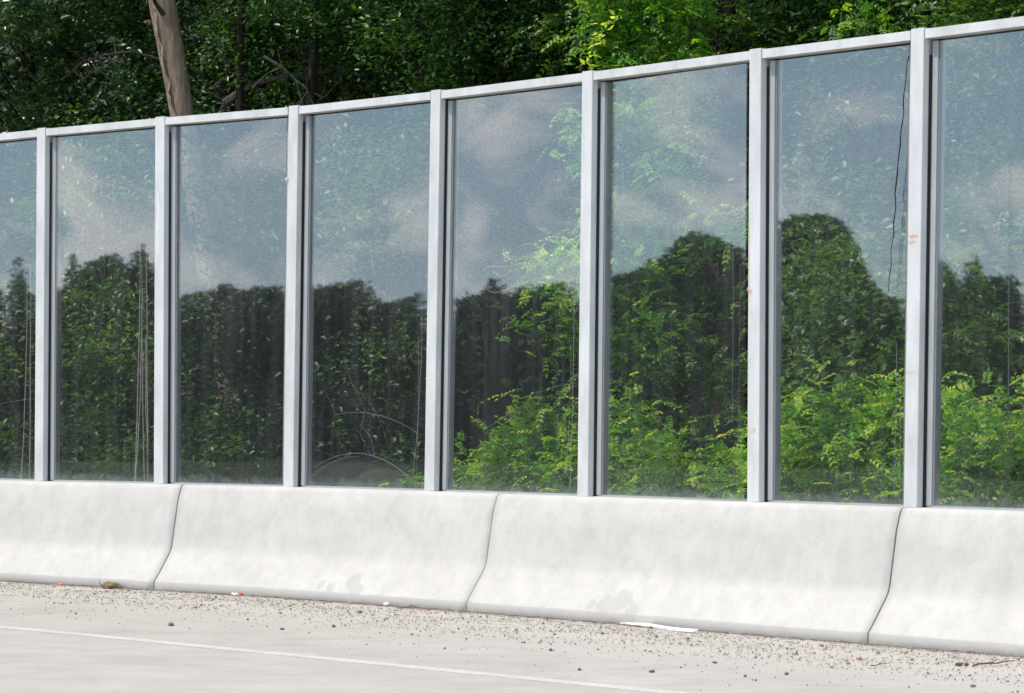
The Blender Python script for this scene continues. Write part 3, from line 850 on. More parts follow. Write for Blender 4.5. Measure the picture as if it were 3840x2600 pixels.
def ellip(c, r, n, rg=rng, shell=.55):
    d = rg.normal(size=(n, 3)); d /= np.linalg.norm(d, axis=1)[:, None]
    q = shell + (1 - shell) * rg.uniform(0, 1, n) ** .6
    return np.asarray(c) + d * q[:, None] * np.asarray(r)
def clumps(centres, n, spread, rg=rng):
    idx = rg.integers(0, len(centres), n)
    ct = rg.uniform(0, 1, len(centres))
    sp = np.asarray(spread) * rg.uniform(.5, 1.3, (len(centres), 1))
    return centres[idx] + rg.normal(size=(n, 3)) * sp[idx], ct[idx]
TOCAM = np.array([-.35, -.8, .25])
def wd(px):                                 # wall distance (+Y) in the direction of picture column px
    return float(np.interp(px, [0, 97, 369, 665, 985, 1333, 1722, 2080, 2324], [32.4, 31.97, 30.73, 29.56, 28.08, 26.49, 24.85, 23.51, 22.8]))
def branch_to(m, a, b, r, rr, side=4):
    pts = []
    for k in range(6):
        f = k / 5; p = a + (b - a) * f + np.array([rr.uniform(-.08, .08), rr.uniform(-.08, .08), .25 * math.sin(f * 3.0) * rr.uniform(.2, 1)]) * (1 if 0 < k < 5 else 0)
        pts.append(p)
    m.tube(pts, [r * (1 - .8 * k / 5) for k in range(6)], side)
def tree(name, label, px, off, trunk_r, trunk_px=None, crowns=(), mat=M_LF_DARK, bark=M_BARK_D, top=10.5, lean=0.0, leaf=.075, group='trees behind the sound wall', cat='tree', extra=None, up=.5, seed=0, spread=.24):
    """crowns: list of (px, py, doff, rx, ry, rz, n_clumps, n_leaves)"""
    rr = random.Random(seed + int(px)); rg = np.random.default_rng(seed + int(px) + 5)
    D = wd(px) + off; base = at(px, 900, D); base[2] = 0
    e = empty(name, base); tag(e, label, cat, group)
    m = MB(); pts = []
    for k in range(13):
        z = top * k / 12
        pts.append(base + np.array([lean * z + .06 * math.sin(z * 1.1 + px), .05 * math.sin(z * .9 + px * 2), z]))
    m.tube(pts, [trunk_r * (1.25 if k == 0 else 1) * (1 - .055 * k) for k in range(13)], 12, wob=.05)
    parts = []; bm_ = m
    for (cx, cy, dof, rx, ry, rz, nc, nl, *ls) in crowns:
        c = at(cx, cy, wd(cx) + dof); cc = ellip(c, (rx, ry, rz), nc, rg, .25)
        cc[:, 2] = np.maximum(cc[:, 2], .35)
        p, ct = clumps(cc, nl, (spread, spread, spread * .7), rg)
        lsz = ls[0] if ls else leaf
        parts.append(leaves(p, lsz, up, tone=np.clip(ct * .7 + rg.uniform(0, .35, nl), 0, 1), rg=rg, facing=TOCAM * .35))
        for q in cc[:: max(1, len(cc) // 14)]:
            zi = min(12, max(1, int((q[2] - .8) / top * 12))); branch_to(bm_, pts[zi], q, max(.012, trunk_r * .16), rr)
    m.build('trunk', bark, e, True)
    if parts:
        v, f, t = join(parts); mesh_obj('crown', v, f, mat, e, tone=t)
    return e, pts

# ---------------------------------------------------------------- leaning bare trunk at the left
D = wd(400) + 4.0
e = empty('leaning_tree', at(600, 1225, D) * np.array([1, 1, 0])); tag(e, "leaning bare pale brown tree trunk rising above the third panel", 'tree', 'trees behind the sound wall')
m = MB(); pts = []; rad = []
for py in np.linspace(1240, -1500, 40):
    x = np.interp(py, [-1500, 0, 130, 262, 500, 800, 1240], [150, 367, 391, 414, 458, 512, 590]); w = np.interp(py, [-1500, 0, 262, 1240], [19, 31.5, 27.5, 36])
    p = at(x, py, D); pts.append(p); rad.append(w / (F / K / D) * 1.0)
m.tube(pts, rad, 18, wob=.035); m.build('trunk', M_BARK_B, e, True)
m = MB(); a = at(352, 6, D - .15); m.tube([at(372, 34, D - .15), a, at(340, -25, D - .3)], [.03, .022, .008], 6); m.build('broken_stub', M_BARK_D, e)
m = MB(); m.tube([at(338, 52, D), at(329, 50, D - .1)], [.035, .012], 6); m.build('broken_stub', M_BARK_B, e)
# orange strip painting the sunlit rim of the trunk's left flank
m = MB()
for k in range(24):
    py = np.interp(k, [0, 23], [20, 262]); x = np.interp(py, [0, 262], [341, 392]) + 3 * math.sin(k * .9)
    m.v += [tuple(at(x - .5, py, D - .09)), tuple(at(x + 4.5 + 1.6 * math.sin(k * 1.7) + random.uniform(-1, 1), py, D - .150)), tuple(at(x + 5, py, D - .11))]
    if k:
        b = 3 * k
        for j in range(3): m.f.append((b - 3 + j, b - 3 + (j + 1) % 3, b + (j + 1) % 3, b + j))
m.build('lit_rim_strip', mat_bark('sunlit_rim_bark', (.17, .115, .075), (.33, .235, .16), b=.8), e)

# ---------------------------------------------------------------- trees behind the wall (crowns reach down into view)
HI = -950      # picture rows far above the frame: unseen crowns added to shade the leaves below
tree('broadleaf_tree', "glossy small-leaved tree filling the top left corner above the wall", 60, 6.2, .14,
     crowns=[(110, 150, 5.2, 2.3, 1.6, 1.9, 80, 20000, .095), (30, 520, 5.0, 1.6, 1.4, 1.3, 34, 4500, .09), (150, HI, 4.5, 3.2, 2.6, 1.6, 70, 3500, .13)], mat=M_LF_GLOSS)
tree('broadleaf_tree', "dark tree with a slim upright trunk right of the leaning bare trunk", 545, 5.3, .072,
     crowns=[(520, -40, 7.5, 1.9, 1.4, 1.6, 60, 14000), (480, 470, 7.0, 1.8, 1.3, 1.1, 34, 5000), (560, HI, 4.5, 3.0, 2.6, 1.6, 100, 4500, .13)], mat=M_LF_DARK)
tree('broadleaf_tree', "dark tree whose straight trunk stands above the fourth panel", 692, 5.2, .085,
     crowns=[(800, 60, 6.6, 2.0, 1.4, 1.7, 60, 15000), (830, 430, 7.2, 2.0, 1.4, 1.1, 34, 5000), (850, HI, 4.3, 3.0, 2.6, 1.6, 100, 4500, .13)], mat=M_LF_DARK)
tree('broadleaf_tree', "thick nearly black trunk above the middle of the wall", 1118, 6.3, .17,
     crowns=[(1060, 90, 6.2, 1.5, 1.2, 1.2, 40, 10000), (1240, 60, 6.6, 1.4, 1.2, 1.4, 38, 9000), (1150, 430, 7.0, 1.9, 1.4, 1.0, 30, 4200), (1180, HI, 4.3, 3.0, 2.6, 1.6, 100, 4500, .13)], mat=M_LF_DARK)
tree('broadleaf_tree', "black trunk hung with creepers above the panel right of the bright vine", 1650, 5.4, .15,
     crowns=[(1760, 0, 7.2, 1.5, 1.2, 1.4, 36, 8000), (1560, 40, 7.6, 1.2, 1.0, 1.4, 26, 6000), (1700, 380, 7.0, 1.7, 1.3, 1.1, 28, 4500), (1600, HI, 4.2, 2.8, 2.4, 1.6, 90, 4000, .13)], mat=M_LF_DARK)
tree('broadleaf_tree', "dark leafy tree above the wall at the top right", 2120, 7.0, .15,
     crowns=[(2120, 0, 6.6, 1.6, 1.2, 1.5, 40, 10000), (2080, 380, 6.0, 1.7, 1.3, 1.1, 34, 5500), (2100, HI, 4.2, 3.0, 2.4, 1.6, 90, 4000, .13)], mat=M_LF_DARK)
tree('broadleaf_tree', "small-leaved tree seen through the rightmost panel", 2340, 4.6, .09,
     crowns=[(2330, 300, 4.4, 1.0, .9, 1.5, 34, 9000), (2420, -250, 4.6, 1.6, 1.4, 1.4, 40, 7000)], mat=M_LF_MID, top=6)
tree('young_tree', "leafy sapling seen through the second panel from left", 235, 3.6, .04,
     crowns=[(210, 480, 3.8, .9, .8, 1.1, 20, 2200), (240, 820, 3.4, .95, .8, .9, 22, 2300)], mat=M_LF_MID, top=4.6, group='saplings behind the glass')
tree('young_tree', "leafy sapling seen through the fourth panel, sunlit leaves at its upper right", 880, 4.2, .035,
     crowns=[(860, 470, 4.2, .75, .7, .8, 14, 1700), (900, 780, 4.3, .8, .7, .6, 9, 600)], mat=M_LF_MID, top=4.4, group='saplings behind the glass')
tree('young_tree', "leafy sapling with broad grey-green leaves left of the last post", 1960, 2.6, .04,
     crowns=[(1960, 760, 2.6, .55, .5, .9, 26, 3000, .09), (2010, 640, 2.6, .3, .3, .5, 8, 700, .09), (1870, 560, 3.4, .45, .4, .9, 14, 1600)], mat=M_LF_MID, top=3.4, group='saplings behind the glass')

# named limbs of the slim tree
def limb(label, pl, D, mat, r0, r1, twigs=0, seed=1):
    rr = random.Random(seed); m = MB(); pts = [at(x, y, D) for x, y in pl]
    n = len(pts); m.tube(pts, [r0 + (r1 - r0) * k / (n - 1) for k in range(n)], 7, wob=.12)
    for q in range(twigs):
        k = rr.randrange(1, n); a = pts[k]; b = a + np.array([rr.uniform(-.4, .5), rr.uniform(-.3, .2), rr.uniform(-.35, .3)])
        m.tube([a, (a + b) / 2 + np.array([0, 0, rr.uniform(-.06, .06)]), b], [.009, .006, .003], 4)
    tag(m.build('fallen_limb', mat), label, 'branch', 'bare limbs caught in the trees')
limb("grey bare limb curving right from the slim trunk above the wall", [(500, 262), (512, 232), (548, 206), (585, 188), (650, 172), (730, 164), (800, 157)], wd(600) + 5.6, M_BARK_G, .055, .02, 5, 1)
limb("thin pale bare twig slanting down right above the fourth panel", [(598, 128), (640, 152), (672, 182), (700, 205), (735, 222)], wd(650) + 5.0, M_BARK_G, .018, .008, 6, 2)
limb("dark limb crossing behind the slim trunk near the top", [(470, 118), (510, 122), (550, 134), (600, 138), (650, 120)], wd(550) + 5.8, M_BARK_D, .03, .015, 3, 3)
limb("thin brown limb left of the leaning bare trunk", [(225, 128), (262, 122), (300, 118), (345, 130), (372, 138)], wd(300) + 4.6, M_BARK_M, .012, .016, 3, 4)
limb("pale forked twig high in the glossy tree at top left", [(138, 182), (152, 172), (170, 158), (190, 138)], wd(150) + 3.8, M_BARK_M, .006, .008, 2, 5)
limb("pale twig hanging beside the leaning bare trunk", [(182, 205), (192, 180), (210, 160), (216, 150)], wd(150) + 3.8, M_BARK_M, .006, .008, 3, 6)
limb("grey bare limb lying low behind the second panel from left", [(140, 1048), (190, 1052), (230, 1075), (270, 1095), (330, 1102)], wd(200) + 1.6, M_BARK_G, .014, .010, 4, 7)
limb("grey bare limb lying low behind the third panel from left", [(400, 1045), (450, 1052), (475, 1068), (500, 1090), (525, 1102)], wd(450) + 1.6, M_BARK_G, .014, .010, 3, 8)

# ---------------------------------------------------------------- vines and bushes
def vine(name, label, pts_c, mat, n, length, size, seed, stems=14, spread=.28, cat='vine', group=None, facing=None, leafmix=.0):
    """pts_c: list of (px, py, off behind wall, radius m, weight)"""
    rg = np.random.default_rng(seed); rr = random.Random(seed)
    if facing is None: facing = np.array(sdir) * .9 + TOCAM * .2
    base = at(pts_c[-1][0], 1200, wd(pts_c[-1][0]) + pts_c[-1][2]); base[2] = 0
    e = empty(name, base); tag(e, label, cat, group)
    tot = sum(p[4] for p in pts_c); cen = []; tn = []
    anchors = []
    for (x, y, of, r, w) in pts_c:
        c = at(x, y, wd(x) + of); k = max(3, int(n * w / tot)); nc = max(3, k // 55)
        cc = ellip(c, (r, r * .7, r), nc, rg, .4); cc[:, 2] = np.maximum(cc[:, 2], .12)
        p, ct = clumps(cc, k, (spread * .6, spread * .5, spread * .5), rg)
        cen.append(p); tn.append(np.clip(ct ** 1.3 * .85 + rg.uniform(-.08, .25, k), 0, 1)); anchors += list(cc)
    cen = np.vstack(cen); tn = np.concatenate(tn)
    if leafmix < 1:
        k = int(len(cen) * (1 - leafmix)); parts = [sprays(cen[:k] if leafmix == 0 else cen[rg.permutation(len(cen))[:k]], length, size, rg, facing=facing)]
    else: parts = []
    if leafmix > 0:
        idx = rg.permutation(len(cen))[:int(len(cen) * leafmix * 5)] if leafmix < .2 else np.arange(len(cen))
        pp = np.repeat(cen[idx], 3, 0) + rg.normal(size=(len(idx) * 3, 3)) * .07
        parts.append(leaves(pp, size * 1.6, .5, tone=np.repeat(tn[idx], 3), rg=rg, facing=facing))
    v, f, t = join(parts); mesh_obj('foliage', v, f, mat, e, tone=t)
    m = MB()
    for q in range(stems):
        a = anchors[rr.randrange(len(anchors))].copy(); b = anchors[rr.randrange(len(anchors))]
        a[2] = max(0.0, a[2] - rr.uniform(.3, 1.2)); k = 6
        m.tube([a + (b - a) * j / k + np.array([rr.uniform(-.06, .06)] * 2 + [rr.uniform(-.06, .06)]) for j in range(k + 1)], [.009 - .001 * j for j in range(k + 1)], 4)
    m.build('stems', M_BARK_G, e)
    return e
vine('climbing_vine', "tall bright green climbing vine rising above the wall right of the fifth post",
     [(1440, -60, 3.4, .75, 3.2), (1430, 60, 3.2, .50, 2.6), (1470, 130, 3.2, .5, 2.2), (1530, 330, 3.4, .5, 1.5), (1600, 480, 3.4, .45, 1.2), (1500, 210, 3.4, .45, 1.4), (1420, 300, 3.0, .5, 2.2), (1440, 450, 2.9, .5, 2), (1350, 640, 2.3, .4, 1.5), (1420, 560, 2.6, .45, 1.8), (1420, 700, 2.4, .45, 1.6), (1440, 850, 2.4, .5, 1.5)],
     M_LF_TALL, 3300, .20, .055, 21, 22)
vine('climbing_vine', "thin creeper hanging above the wall left of the last post",
     [(1972, 20, 4.0, .16, 1), (1966, 60, 4.0, .14, 1), (1880, 60, 5, .25, .6)], M_LF_TALL, 110, .16, .05, 22, 3)
vine('climbing_vine', "leafy creeper behind the top of the wall between two dark trunks",
     [(1330, 20, 5.2, .5, 1), (1560, 70, 5.0, .45, 1.0), (1640, 90, 5.0, .35, .8)], M_LF_MID, 520, .2, .055, 23, 8)
# arching yellow tip over the fifth post
m = MB(); pl = [(1400, 40), (1375, 62), (1355, 85), (1342, 118), (1337, 155), (1338, 175)]
D = wd(1340) + 1.5; cc = np.array([at(np.interp(k, range(6), [p[0] for p in pl]), np.interp(k, range(6), [p[1] for p in pl]), D) for k in np.linspace(0, 5, 26)])
e = empty('vine_tip', cc[0]); tag(e, "yellow-green drooping vine tip hanging over the fifth post", 'vine')
m.tube(list(cc), .006, 5); m.build('stem', M_BARK_G, e)
v, f, t = leaves(np.repeat(cc, 2, 0) + rng.normal(size=(52, 3)) * .025, .07, .3, tone=np.full(52, .86)); mesh_obj('foliage', v, f, M_LF_VINE, e, tone=t)
# low tendril reaching left in the fifth panel
vine('trailing_vine', "sparse vine reaching out left into the panel left of the fifth post",
     [(1265, 620, 1.6, .22, 1.6), (1230, 640, 1.6, .16, 1), (1290, 690, 1.6, .2, 1.5), (1250, 745, 1.6, .18, 1.5), (1300, 560, 1.7, .15, .8), (1200, 605, 1.6, .08, .4)], M_LF_VINE, 420, .15, .045, 24, 10)
for pl, of, l in ((((1105, 606), (1160, 604), (1210, 600), (1290, 598)), 1.6, "straight upper tendril reaching left behind the panel left of the fifth post"),
        (((1104, 655), (1115, 664), (1135, 663), (1180, 645), (1215, 630), (1290, 600)), 1.6, "hook-ended tendril sagging just below the straight one"),
        (((1100, 975), (1140, 950), (1180, 925), (1225, 890), (1280, 872), (1320, 870)), 1.4, "tendril rising rightward over the rounded green bush"),
        (((805, 1085), (806, 1070), (820, 1055), (860, 1045), (885, 1036)), 1.2, "curled tendril at the foot of the fourth panel")):
    m = MB(); m.tube([at(x, y, wd(1200 if x else 0) + of) if pl[0][0] > 1000 else at(x, y, wd(850) + of) for x, y in pl], .004, 4)
    tag(m.build('tendril', M_STRAW), l, 'tendril', 'bare tendrils behind the glass')
G = 'bushes along the foot of the wall'
vine('bush', "rounded bright green bush behind the panel left of the fifth post", [(1250, 1010, 1.7, .36, 2.4), (1165, 1050, 1.6, .30, 2), (1280, 1075, 1.5, .36, 2), (1065, 1105, 1.6, .20, 1.0), (960, 1112, 1.8, .16, .5), (1180, 1120, 1.5, .30, 1.5)], M_LF_VINE, 1700, .17, .05, 31, 12, cat='bush', group=G)
vine('bush', "bright green bush at the left foot of the vine-filled panel", [(1400, 980, 1.7, .34, 2.2), (1440, 1060, 1.5, .36, 2.2), (1530, 1110, 1.5, .28, 1.2), (1400, 1100, 1.5, .35, 1.4)], M_LF_VINE, 1500, .17, .05, 32, 10, cat='bush', group=G)
vine('bush', "low yellow-green bush just left of the post with the small rust spot", [(1680, 1090, 1.4, .26, 1.6), (1640, 1115, 1.4, .2, 1), (1720, 1060, 1.5, .3, 1)], M_LF_VINE, 560, .15, .05, 33, 6, cat='bush', group=G)
vine('bush', "large yellow-green bush mound filling the foot of the panel with the hanging stem", [(1800, 985, 1.6, .36, 2.2), (1860, 1060, 1.4, .5, 3), (1970, 1040, 1.4, .48, 3), (2030, 960, 1.5, .38, 2), (1920, 1110, 1.3, .4, 2), (1790, 1090, 1.3, .3, 1.4), (2040, 1110, 1.3, .3, 1.4), (1960, 930, 1.8, .3, 1.0)], M_LF_VINE, 3300, .17, .05, 34, 14, cat='bush', group=G)
vine('bush', "bright bush behind the rightmost panel", [(2180, 980, 1.6, .42, 2.2), (2230, 1070, 1.4, .48, 3), (2310, 1090, 1.4, .4, 2), (2150, 1100, 1.3, .35, 1.6), (2350, 1000, 1.8, .4, 1.6)], M_LF_VINE, 2200, .17, .05, 35, 12, cat='bush', group=G)
vine('bush', "climbing bush with pale stems in the upper part of the rightmost panel", [(2170, 680, 2.4, .4, 2), (2210, 780, 2.4, .4, 1.6), (2160, 850, 2.2, .35, 1.4), (2290, 560, 3, .4, 1)], M_LF_MID, 900, .17, .055, 36, 10, cat='bush', group=G)
vine('bush', "dull green shrub low behind the second panel from left", [(200, 990, 2.0, .5, 2), (290, 1040, 1.8, .45, 2), (160, 1080, 1.8, .4, 1), (60, 1000, 2, .5, 1)], M_LF_MID, 900, .14, .05, 37, 12, cat='bush', group=G, leafmix=1)
vine('bush', "dull green shrub low behind the third panel from left", [(470, 1010, 2.0, .5, 2), (560, 1040, 1.8, .5, 2), (430, 1080, 1.7, .3, 1)], M_LF_DARK, 800, .14, .05, 38, 12, cat='bush', group=G, leafmix=1)
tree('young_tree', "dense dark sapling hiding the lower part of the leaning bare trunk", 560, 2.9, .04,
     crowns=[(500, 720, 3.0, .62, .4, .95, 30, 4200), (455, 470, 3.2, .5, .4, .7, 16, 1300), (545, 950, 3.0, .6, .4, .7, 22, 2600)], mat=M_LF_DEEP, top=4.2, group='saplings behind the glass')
vine('bush', "sparse dark shrub low behind the fourth panel from left", [(780, 880, 3.0, .5, 1), (880, 1000, 2.6, .5, 1), (920, 1060, 2.0, .22, .8)], M_LF_DARK, 260, .14, .05, 39, 8, cat='bush', group=G, leafmix=1)
vine('bush', "leafy shrub at mid height behind the second panel, catching the sun", [(180, 740, 3.2, .5, 1.4), (290, 800, 3.0, .45, 1.6), (160, 880, 2.8, .4, 1.6), (40, 820, 3, .5, 1.4)], M_LF_MID, 480, .15, .055, 40, 8, cat='bush', group=G, leafmix=1)
vine('bush', "mid-green bush climbing behind the vine-filled panel", [(1500, 780, 3.0, .55, 2), (1600, 700, 3.4, .5, 1.2), (1440, 720, 2.8, .45, 1.4), (1560, 900, 2.8, .45, 1), (1480, 640, 3.2, .45, 1)], M_LF_MID, 1100, .17, .055, 41, 12, cat='bush', group=G)
vine('bush', "deep green bush behind the sapling left of the last post", [(1900, 820, 3.0, .55, 2), (1830, 870, 2.6, .4, 1.5), (2020, 880, 2.2, .35, 1.2), (1860, 640, 3.4, .4, 1)], M_LF_MID, 1100, .17, .055, 42, 12, cat='bush', group=G)

# smooth mound seen through the foot of the fourth panel
D = wd(830) + 1.3; c = at(826, 1100, D); c[2] = 0
ztop = at(826, 1036, D)[2]; vs = []; fs = []; nr, ns = 12, 40
for a in range(nr + 1):
    q = a / nr * math.pi / 2
    for b in range(ns):
        w = 2 * math.pi * b / ns; rr_ = 1 + .03 * math.sin(3 * w + a * .4)
        vs.append((c[0] + .98 * math.cos(q) * math.cos(w) * rr_, c[1] + .7 * math.cos(q) * math.sin(w) * rr_, ztop * math.sin(q) ** .9 + .012 * math.sin(5 * w + a)))
for a in range(nr):
    for b in range(ns): fs.append((a * ns + b, a * ns + (b + 1) % ns, (a + 1) * ns + (b + 1) % ns, (a + 1) * ns + b))
fs.append(tuple(range(ns))[::-1])
tag(mesh_obj('earth_mound', vs, fs, mat_simple('grey_brown_earth', (.055, .050, .043), .95, var=.3, scale=9, bstr=.6), smooth=True), "smooth grey-brown rounded mound behind the foot of the fourth panel", 'mound')

# dark hanging stem and pale dry stems
i5, _e5 = panels[5]; _u5, _v5, _L5 = axes(B[i5], B[i5 + 1]); _p5 = bay_pt(i5, _L5 / 2, .062, 1.0); m = MB(); pts = []
for x, y in ((2062, 128), (2058, 150), (2055, 190), (2050, 225), (2051, 260), (2044, 300), (2043, 330), (2038, 370), (2036, 400), (2031, 440), (2033, 470), (2028, 505), (2029, 530), (2022, 570), (2023, 600), (2018, 635), (2016, 662)):
    d = ray(x, y); pts.append(EYE + d * (((_p5 - EYE) @ _v5) / (d @ _v5)))
m.tube(pts, [.0045, .003, .004, .005, .0035, .005, .006, .004, .006, .005, .0035, .005, .004, .003, .004, .003, .002], 6, wob=.2)
tag(m.build('hanging_stem', M_BARK_D), "dark crooked dry vine stem hanging in front of the glass left of the last post", 'vine stem')
for (x0, x1, y0, l) in ((318, 300, 560, "pale dry stem sweeping furthest left behind the second panel"), (322, 332, 600, "upright pale dry stem, slightly bent right, behind the second panel"),
        (333, 338, 560, "straight thick pale dry stem nearest the post behind the second panel"), (330, 345, 760, "short pale dry stem closest to the post in the second panel"), (322, 296, 700, "short pale dry stem curving left at the foot of the second panel"),
        (62, 40, 640, "pale dry stem curving left behind the leftmost panel"), (70, 66, 600, "straight pale dry stem behind the leftmost panel")):
    m = MB()
    m.tube([at(x0 + (x1 - x0) * f ** 2 + random.uniform(-1, 1), y0 + (1215 - y0) * f, wd(x0) + .55) for f in np.linspace(0, 1, 9)], [.0045 + .003 * f for f in np.linspace(0, 1, 9)], 5)
    tag(m.build('dry_stem', M_STRAW), l, 'dry stem', 'pale dry stems behind the glass')

# ---------------------------------------------------------------- undergrowth and the mass of the wood behind
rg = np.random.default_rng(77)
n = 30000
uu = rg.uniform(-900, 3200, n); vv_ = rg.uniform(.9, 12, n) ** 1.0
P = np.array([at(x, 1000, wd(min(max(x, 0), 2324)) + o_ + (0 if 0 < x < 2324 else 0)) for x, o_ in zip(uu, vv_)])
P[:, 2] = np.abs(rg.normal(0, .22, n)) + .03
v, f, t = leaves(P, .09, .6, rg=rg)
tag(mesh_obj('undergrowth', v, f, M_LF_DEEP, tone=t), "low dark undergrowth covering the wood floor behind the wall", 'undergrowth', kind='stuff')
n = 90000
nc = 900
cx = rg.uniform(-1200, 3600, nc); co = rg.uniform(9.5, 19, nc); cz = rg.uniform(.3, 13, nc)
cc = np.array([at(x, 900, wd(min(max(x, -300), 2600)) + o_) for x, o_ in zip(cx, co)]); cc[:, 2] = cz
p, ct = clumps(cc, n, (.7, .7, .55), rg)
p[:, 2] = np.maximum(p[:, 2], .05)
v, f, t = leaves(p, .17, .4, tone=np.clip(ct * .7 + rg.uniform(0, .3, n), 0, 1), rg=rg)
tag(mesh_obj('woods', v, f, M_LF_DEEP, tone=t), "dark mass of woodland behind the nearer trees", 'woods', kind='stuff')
nc = 900  # canopy above the frame, added to keep sun off the wood interior
cx = rg.uniform(-2200, 4200, nc); co = rg.uniform(6.0, 24, nc); cz = rg.uniform(8.5, 14, nc)
cc = np.array([at(x, 900, wd(min(max(x, -300), 2600)) + o_) for x, o_ in zip(cx, co)]); cc[:, 2] = cz
p, ct = clumps(cc, 60000, (.9, .9, .5), rg)
v, f, t = leaves(p, .34, .8, tone=ct, rg=rg, width=1.4)
tag(mesh_obj('shade_canopy', v, f, M_LF_DARK, tone=t), "unseen leaf canopy added to shade the wood below", 'woods', kind='stuff')
mb = MB()
for q in range(60):
    x = random.uniform(-900, 3300); o_ = random.uniform(17, 30); b = at(x, 900, wd(min(max(x, -300), 2600)) + o_); b[2] = 0
    mb.tube([b, b + np.array([random.uniform(-.3, .3), 0, 6]), b + np.array([random.uniform(-.6, .6), 0, 14])], [.25, .2, .12], 7)
tag(mb.build('wood_trunks', M_BARK_D), "distant trunks in the dark of the wood", 'woods', kind='stuff')
# far depth of the same wood: a broad bank of very large clumps so that no sky shows through
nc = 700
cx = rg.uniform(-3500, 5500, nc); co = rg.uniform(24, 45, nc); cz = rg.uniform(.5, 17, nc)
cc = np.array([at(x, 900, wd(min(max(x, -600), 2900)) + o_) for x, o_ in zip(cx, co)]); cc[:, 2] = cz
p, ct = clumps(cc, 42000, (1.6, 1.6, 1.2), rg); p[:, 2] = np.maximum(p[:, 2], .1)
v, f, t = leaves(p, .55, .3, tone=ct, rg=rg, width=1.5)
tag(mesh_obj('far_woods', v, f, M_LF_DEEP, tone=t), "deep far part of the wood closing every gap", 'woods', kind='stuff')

# ---------------------------------------------------------------- treeline across the road (seen mirrored in the glass)
sky_pts = {   # panel: (x, y of the treeline) in picture measure
    -1: [(0, 575), (25, 650), (80, 675)],
    0: [(140, 640), (160, 570), (185, 640), (215, 600), (240, 583), (270, 640), (300, 590), (318, 548), (345, 600)],
    1: [(400, 672), (440, 658), (480, 655), (500, 638), (530, 655), (570, 652), (620, 645), (650, 668)],
    2: [(710, 690), (725, 655), (738, 690), (755, 655), (775, 685), (812, 685), (835, 652), (855, 685), (910, 680), (960, 665)],
    3: [(1030, 675), (1060, 665), (1100, 660), (1125, 628), (1145, 660), (1200, 650), (1290, 636)],
    4: [(1385, 625), (1440, 612), (1490, 588), (1530, 545), (1560, 528), (1600, 530), (1650, 550), (1690, 562)],
    5: [(1772, 498), (1810, 488), (1860, 486), (1900, 500), (1940, 560), (1975, 640), (2010, 668), (2050, 675)],
    6: [(2130, 625), (2170, 596), (2210, 592), (2245, 640), (2290, 625), (2320, 610), (2380, 600)],
}
def mirror(k, px, py):
    i, _ = panels[k]; u, vv, L = axes(B[i], B[i + 1])
    a = math.radians(YAW.get(k, 0)); nrm = -vv * math.cos(a) + u * math.sin(a)
    # tilt of the pane in its leaning frame is ignored: posts lean only within the wall plane
    p0 = bay_pt(i, L / 2, .104, WALL_H / 2); d = ray(px, py)
    t = ((p0 - EYE) @ nrm) / (d @ nrm); hit = EYE + d * t
    d = d - 2 * (d @ nrm) * nrm; d /= np.hypot(d[0], d[1])
    return hit, d
parts = []; rg = np.random.default_rng(99)
DIST = 150.0
profile = []
for k, lst in sky_pts.items():
    for (a, b) in zip(lst[:-1], lst[1:]):
        n_ = max(1, int((b[0] - a[0]) / 7))
        for j in range(n_):
            x = a[0] + (b[0] - a[0]) * j / n_; y = a[1] + (b[1] - a[1]) * j / n_
            hit, d = mirror(k, x, y)
            az = math.degrees(math.atan2(d[1], d[0])) % 360
            profile.append((az, k))
            for row in range(3):
                D_ = DIST + row * 9 + rg.uniform(-2, 2); p = hit + d * D_; top = p[2] - (.15 if row == 0 else rg.uniform(.8, 2.0))
                m_ = int((230 if row == 0 else 150) * max(1, top / 7))
                zz = top * (1 - rg.uniform(0, 1, m_) ** 1.15)
                w_ = (.10 if row == 0 else .25) + .09 * (top - zz)
                c = np.stack([p[0] + rg.normal(0, .5, m_), p[1] + rg.normal(0, 1, m_) * np.minimum(w_, .6), zz], 1)
                parts.append(leaves(c, .28, .2, rg=rg, width=1.7))
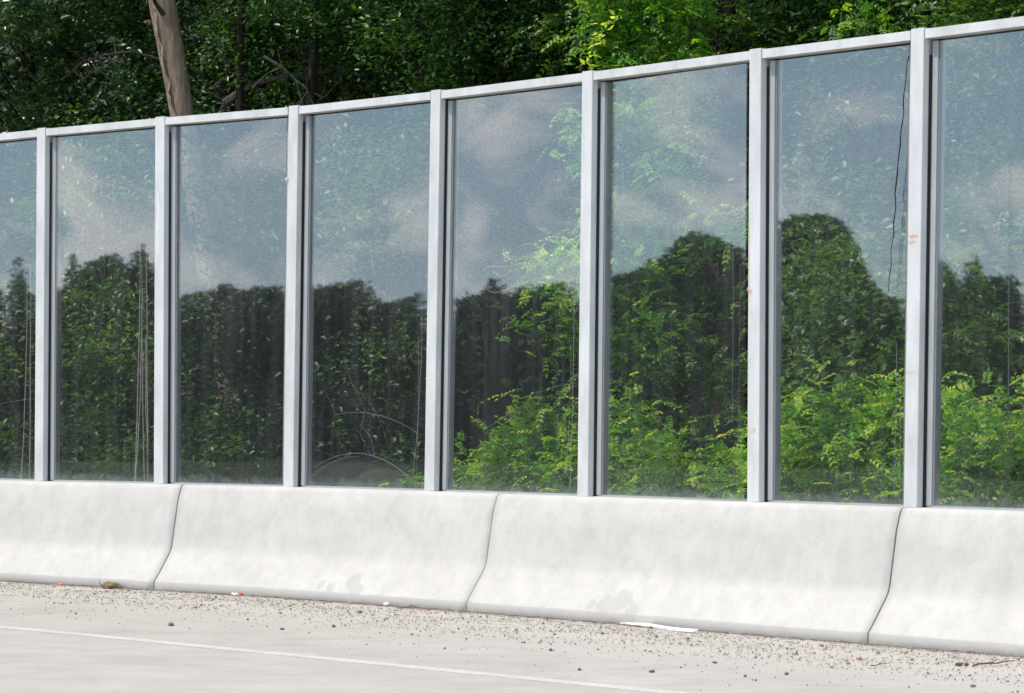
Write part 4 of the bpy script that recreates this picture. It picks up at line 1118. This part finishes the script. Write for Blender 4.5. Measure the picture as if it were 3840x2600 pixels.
# woodland between and beyond the skyline trees
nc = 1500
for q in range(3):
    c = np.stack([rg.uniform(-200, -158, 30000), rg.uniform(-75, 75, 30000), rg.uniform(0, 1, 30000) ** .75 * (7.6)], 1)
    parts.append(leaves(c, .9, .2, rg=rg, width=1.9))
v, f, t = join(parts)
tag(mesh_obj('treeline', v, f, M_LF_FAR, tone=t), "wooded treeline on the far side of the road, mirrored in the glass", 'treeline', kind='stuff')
print('AZ', {k: (round(min(a for a, b in profile if b == k), 1), round(max(a for a, b in profile if b == k), 1)) for k in sky_pts})

tag(mesh_obj('sky_block_bank', [(-212, -160, -.04), (-212, 160, -.04), (-240, 160, 9.6), (-240, -160, 9.6), (-420, 160, 10), (-420, -160, 10)], [(0, 1, 2, 3), (3, 2, 4, 5)], M_SOIL), kind='structure')  # bank added to block sky behind the mirrored treeline
# scratches on the glass
def scratch(k, pl, w=.0035):
    i, e = panels[k]; m = MB(); u, vv, L = axes(B[i], B[i + 1]); nrm = vv; p0 = bay_pt(i, L / 2, .098, 1.0)
    pts = []
    for (x, y) in pl:
        d = ray(x, y); t = ((p0 - EYE) @ nrm) / (d @ nrm); pts.append(EYE + d * t)
    m.tube(pts, w, 4); m.build('scratch', M_SCR, e)
def arc(x0, y0, x1, y1, h, n=14):
    return [(x0 + (x1 - x0) * f, y0 + (y1 - y0) * f - h * 4 * f * (1 - f)) for f in np.linspace(0, 1, n)]
for k_, x0, x1, y0, y1, w_ in ((2, 958, 936, 690, 1095, .0022), (2, 950, 946, 760, 1090, .0014), (3, 1303, 1294, 640, 1110, .0024), (3, 1296, 1284, 780, 1085, .0016),
                            (4, 1664, 1662, 560, 960, .0018), (4, 1679, 1674, 600, 1060, .0014), (5, 2034, 2028, 780, 1130, .0016), (5, 2044, 2042, 880, 1140, .0014), (0, 140, 142, 330, 1085, .0012), (6, 2290, 2288, 340, 900, .0012)):
    scratch(k_, [(x0 + (x1 - x0) * f * f + random.uniform(-.7, .7), y0 + (y1 - y0) * f) for f in np.linspace(0, 1, 10)], w_)
scratch(2, arc(712, 1062, 930, 1085, 44), .0020)
scratch(2, arc(760, 942, 950, 985, 22), .0014)
scratch(4, arc(1490, 952, 1690, 962, -42), .0014)
scratch(-1, arc(0, 918, 80, 905, 2), .0014)
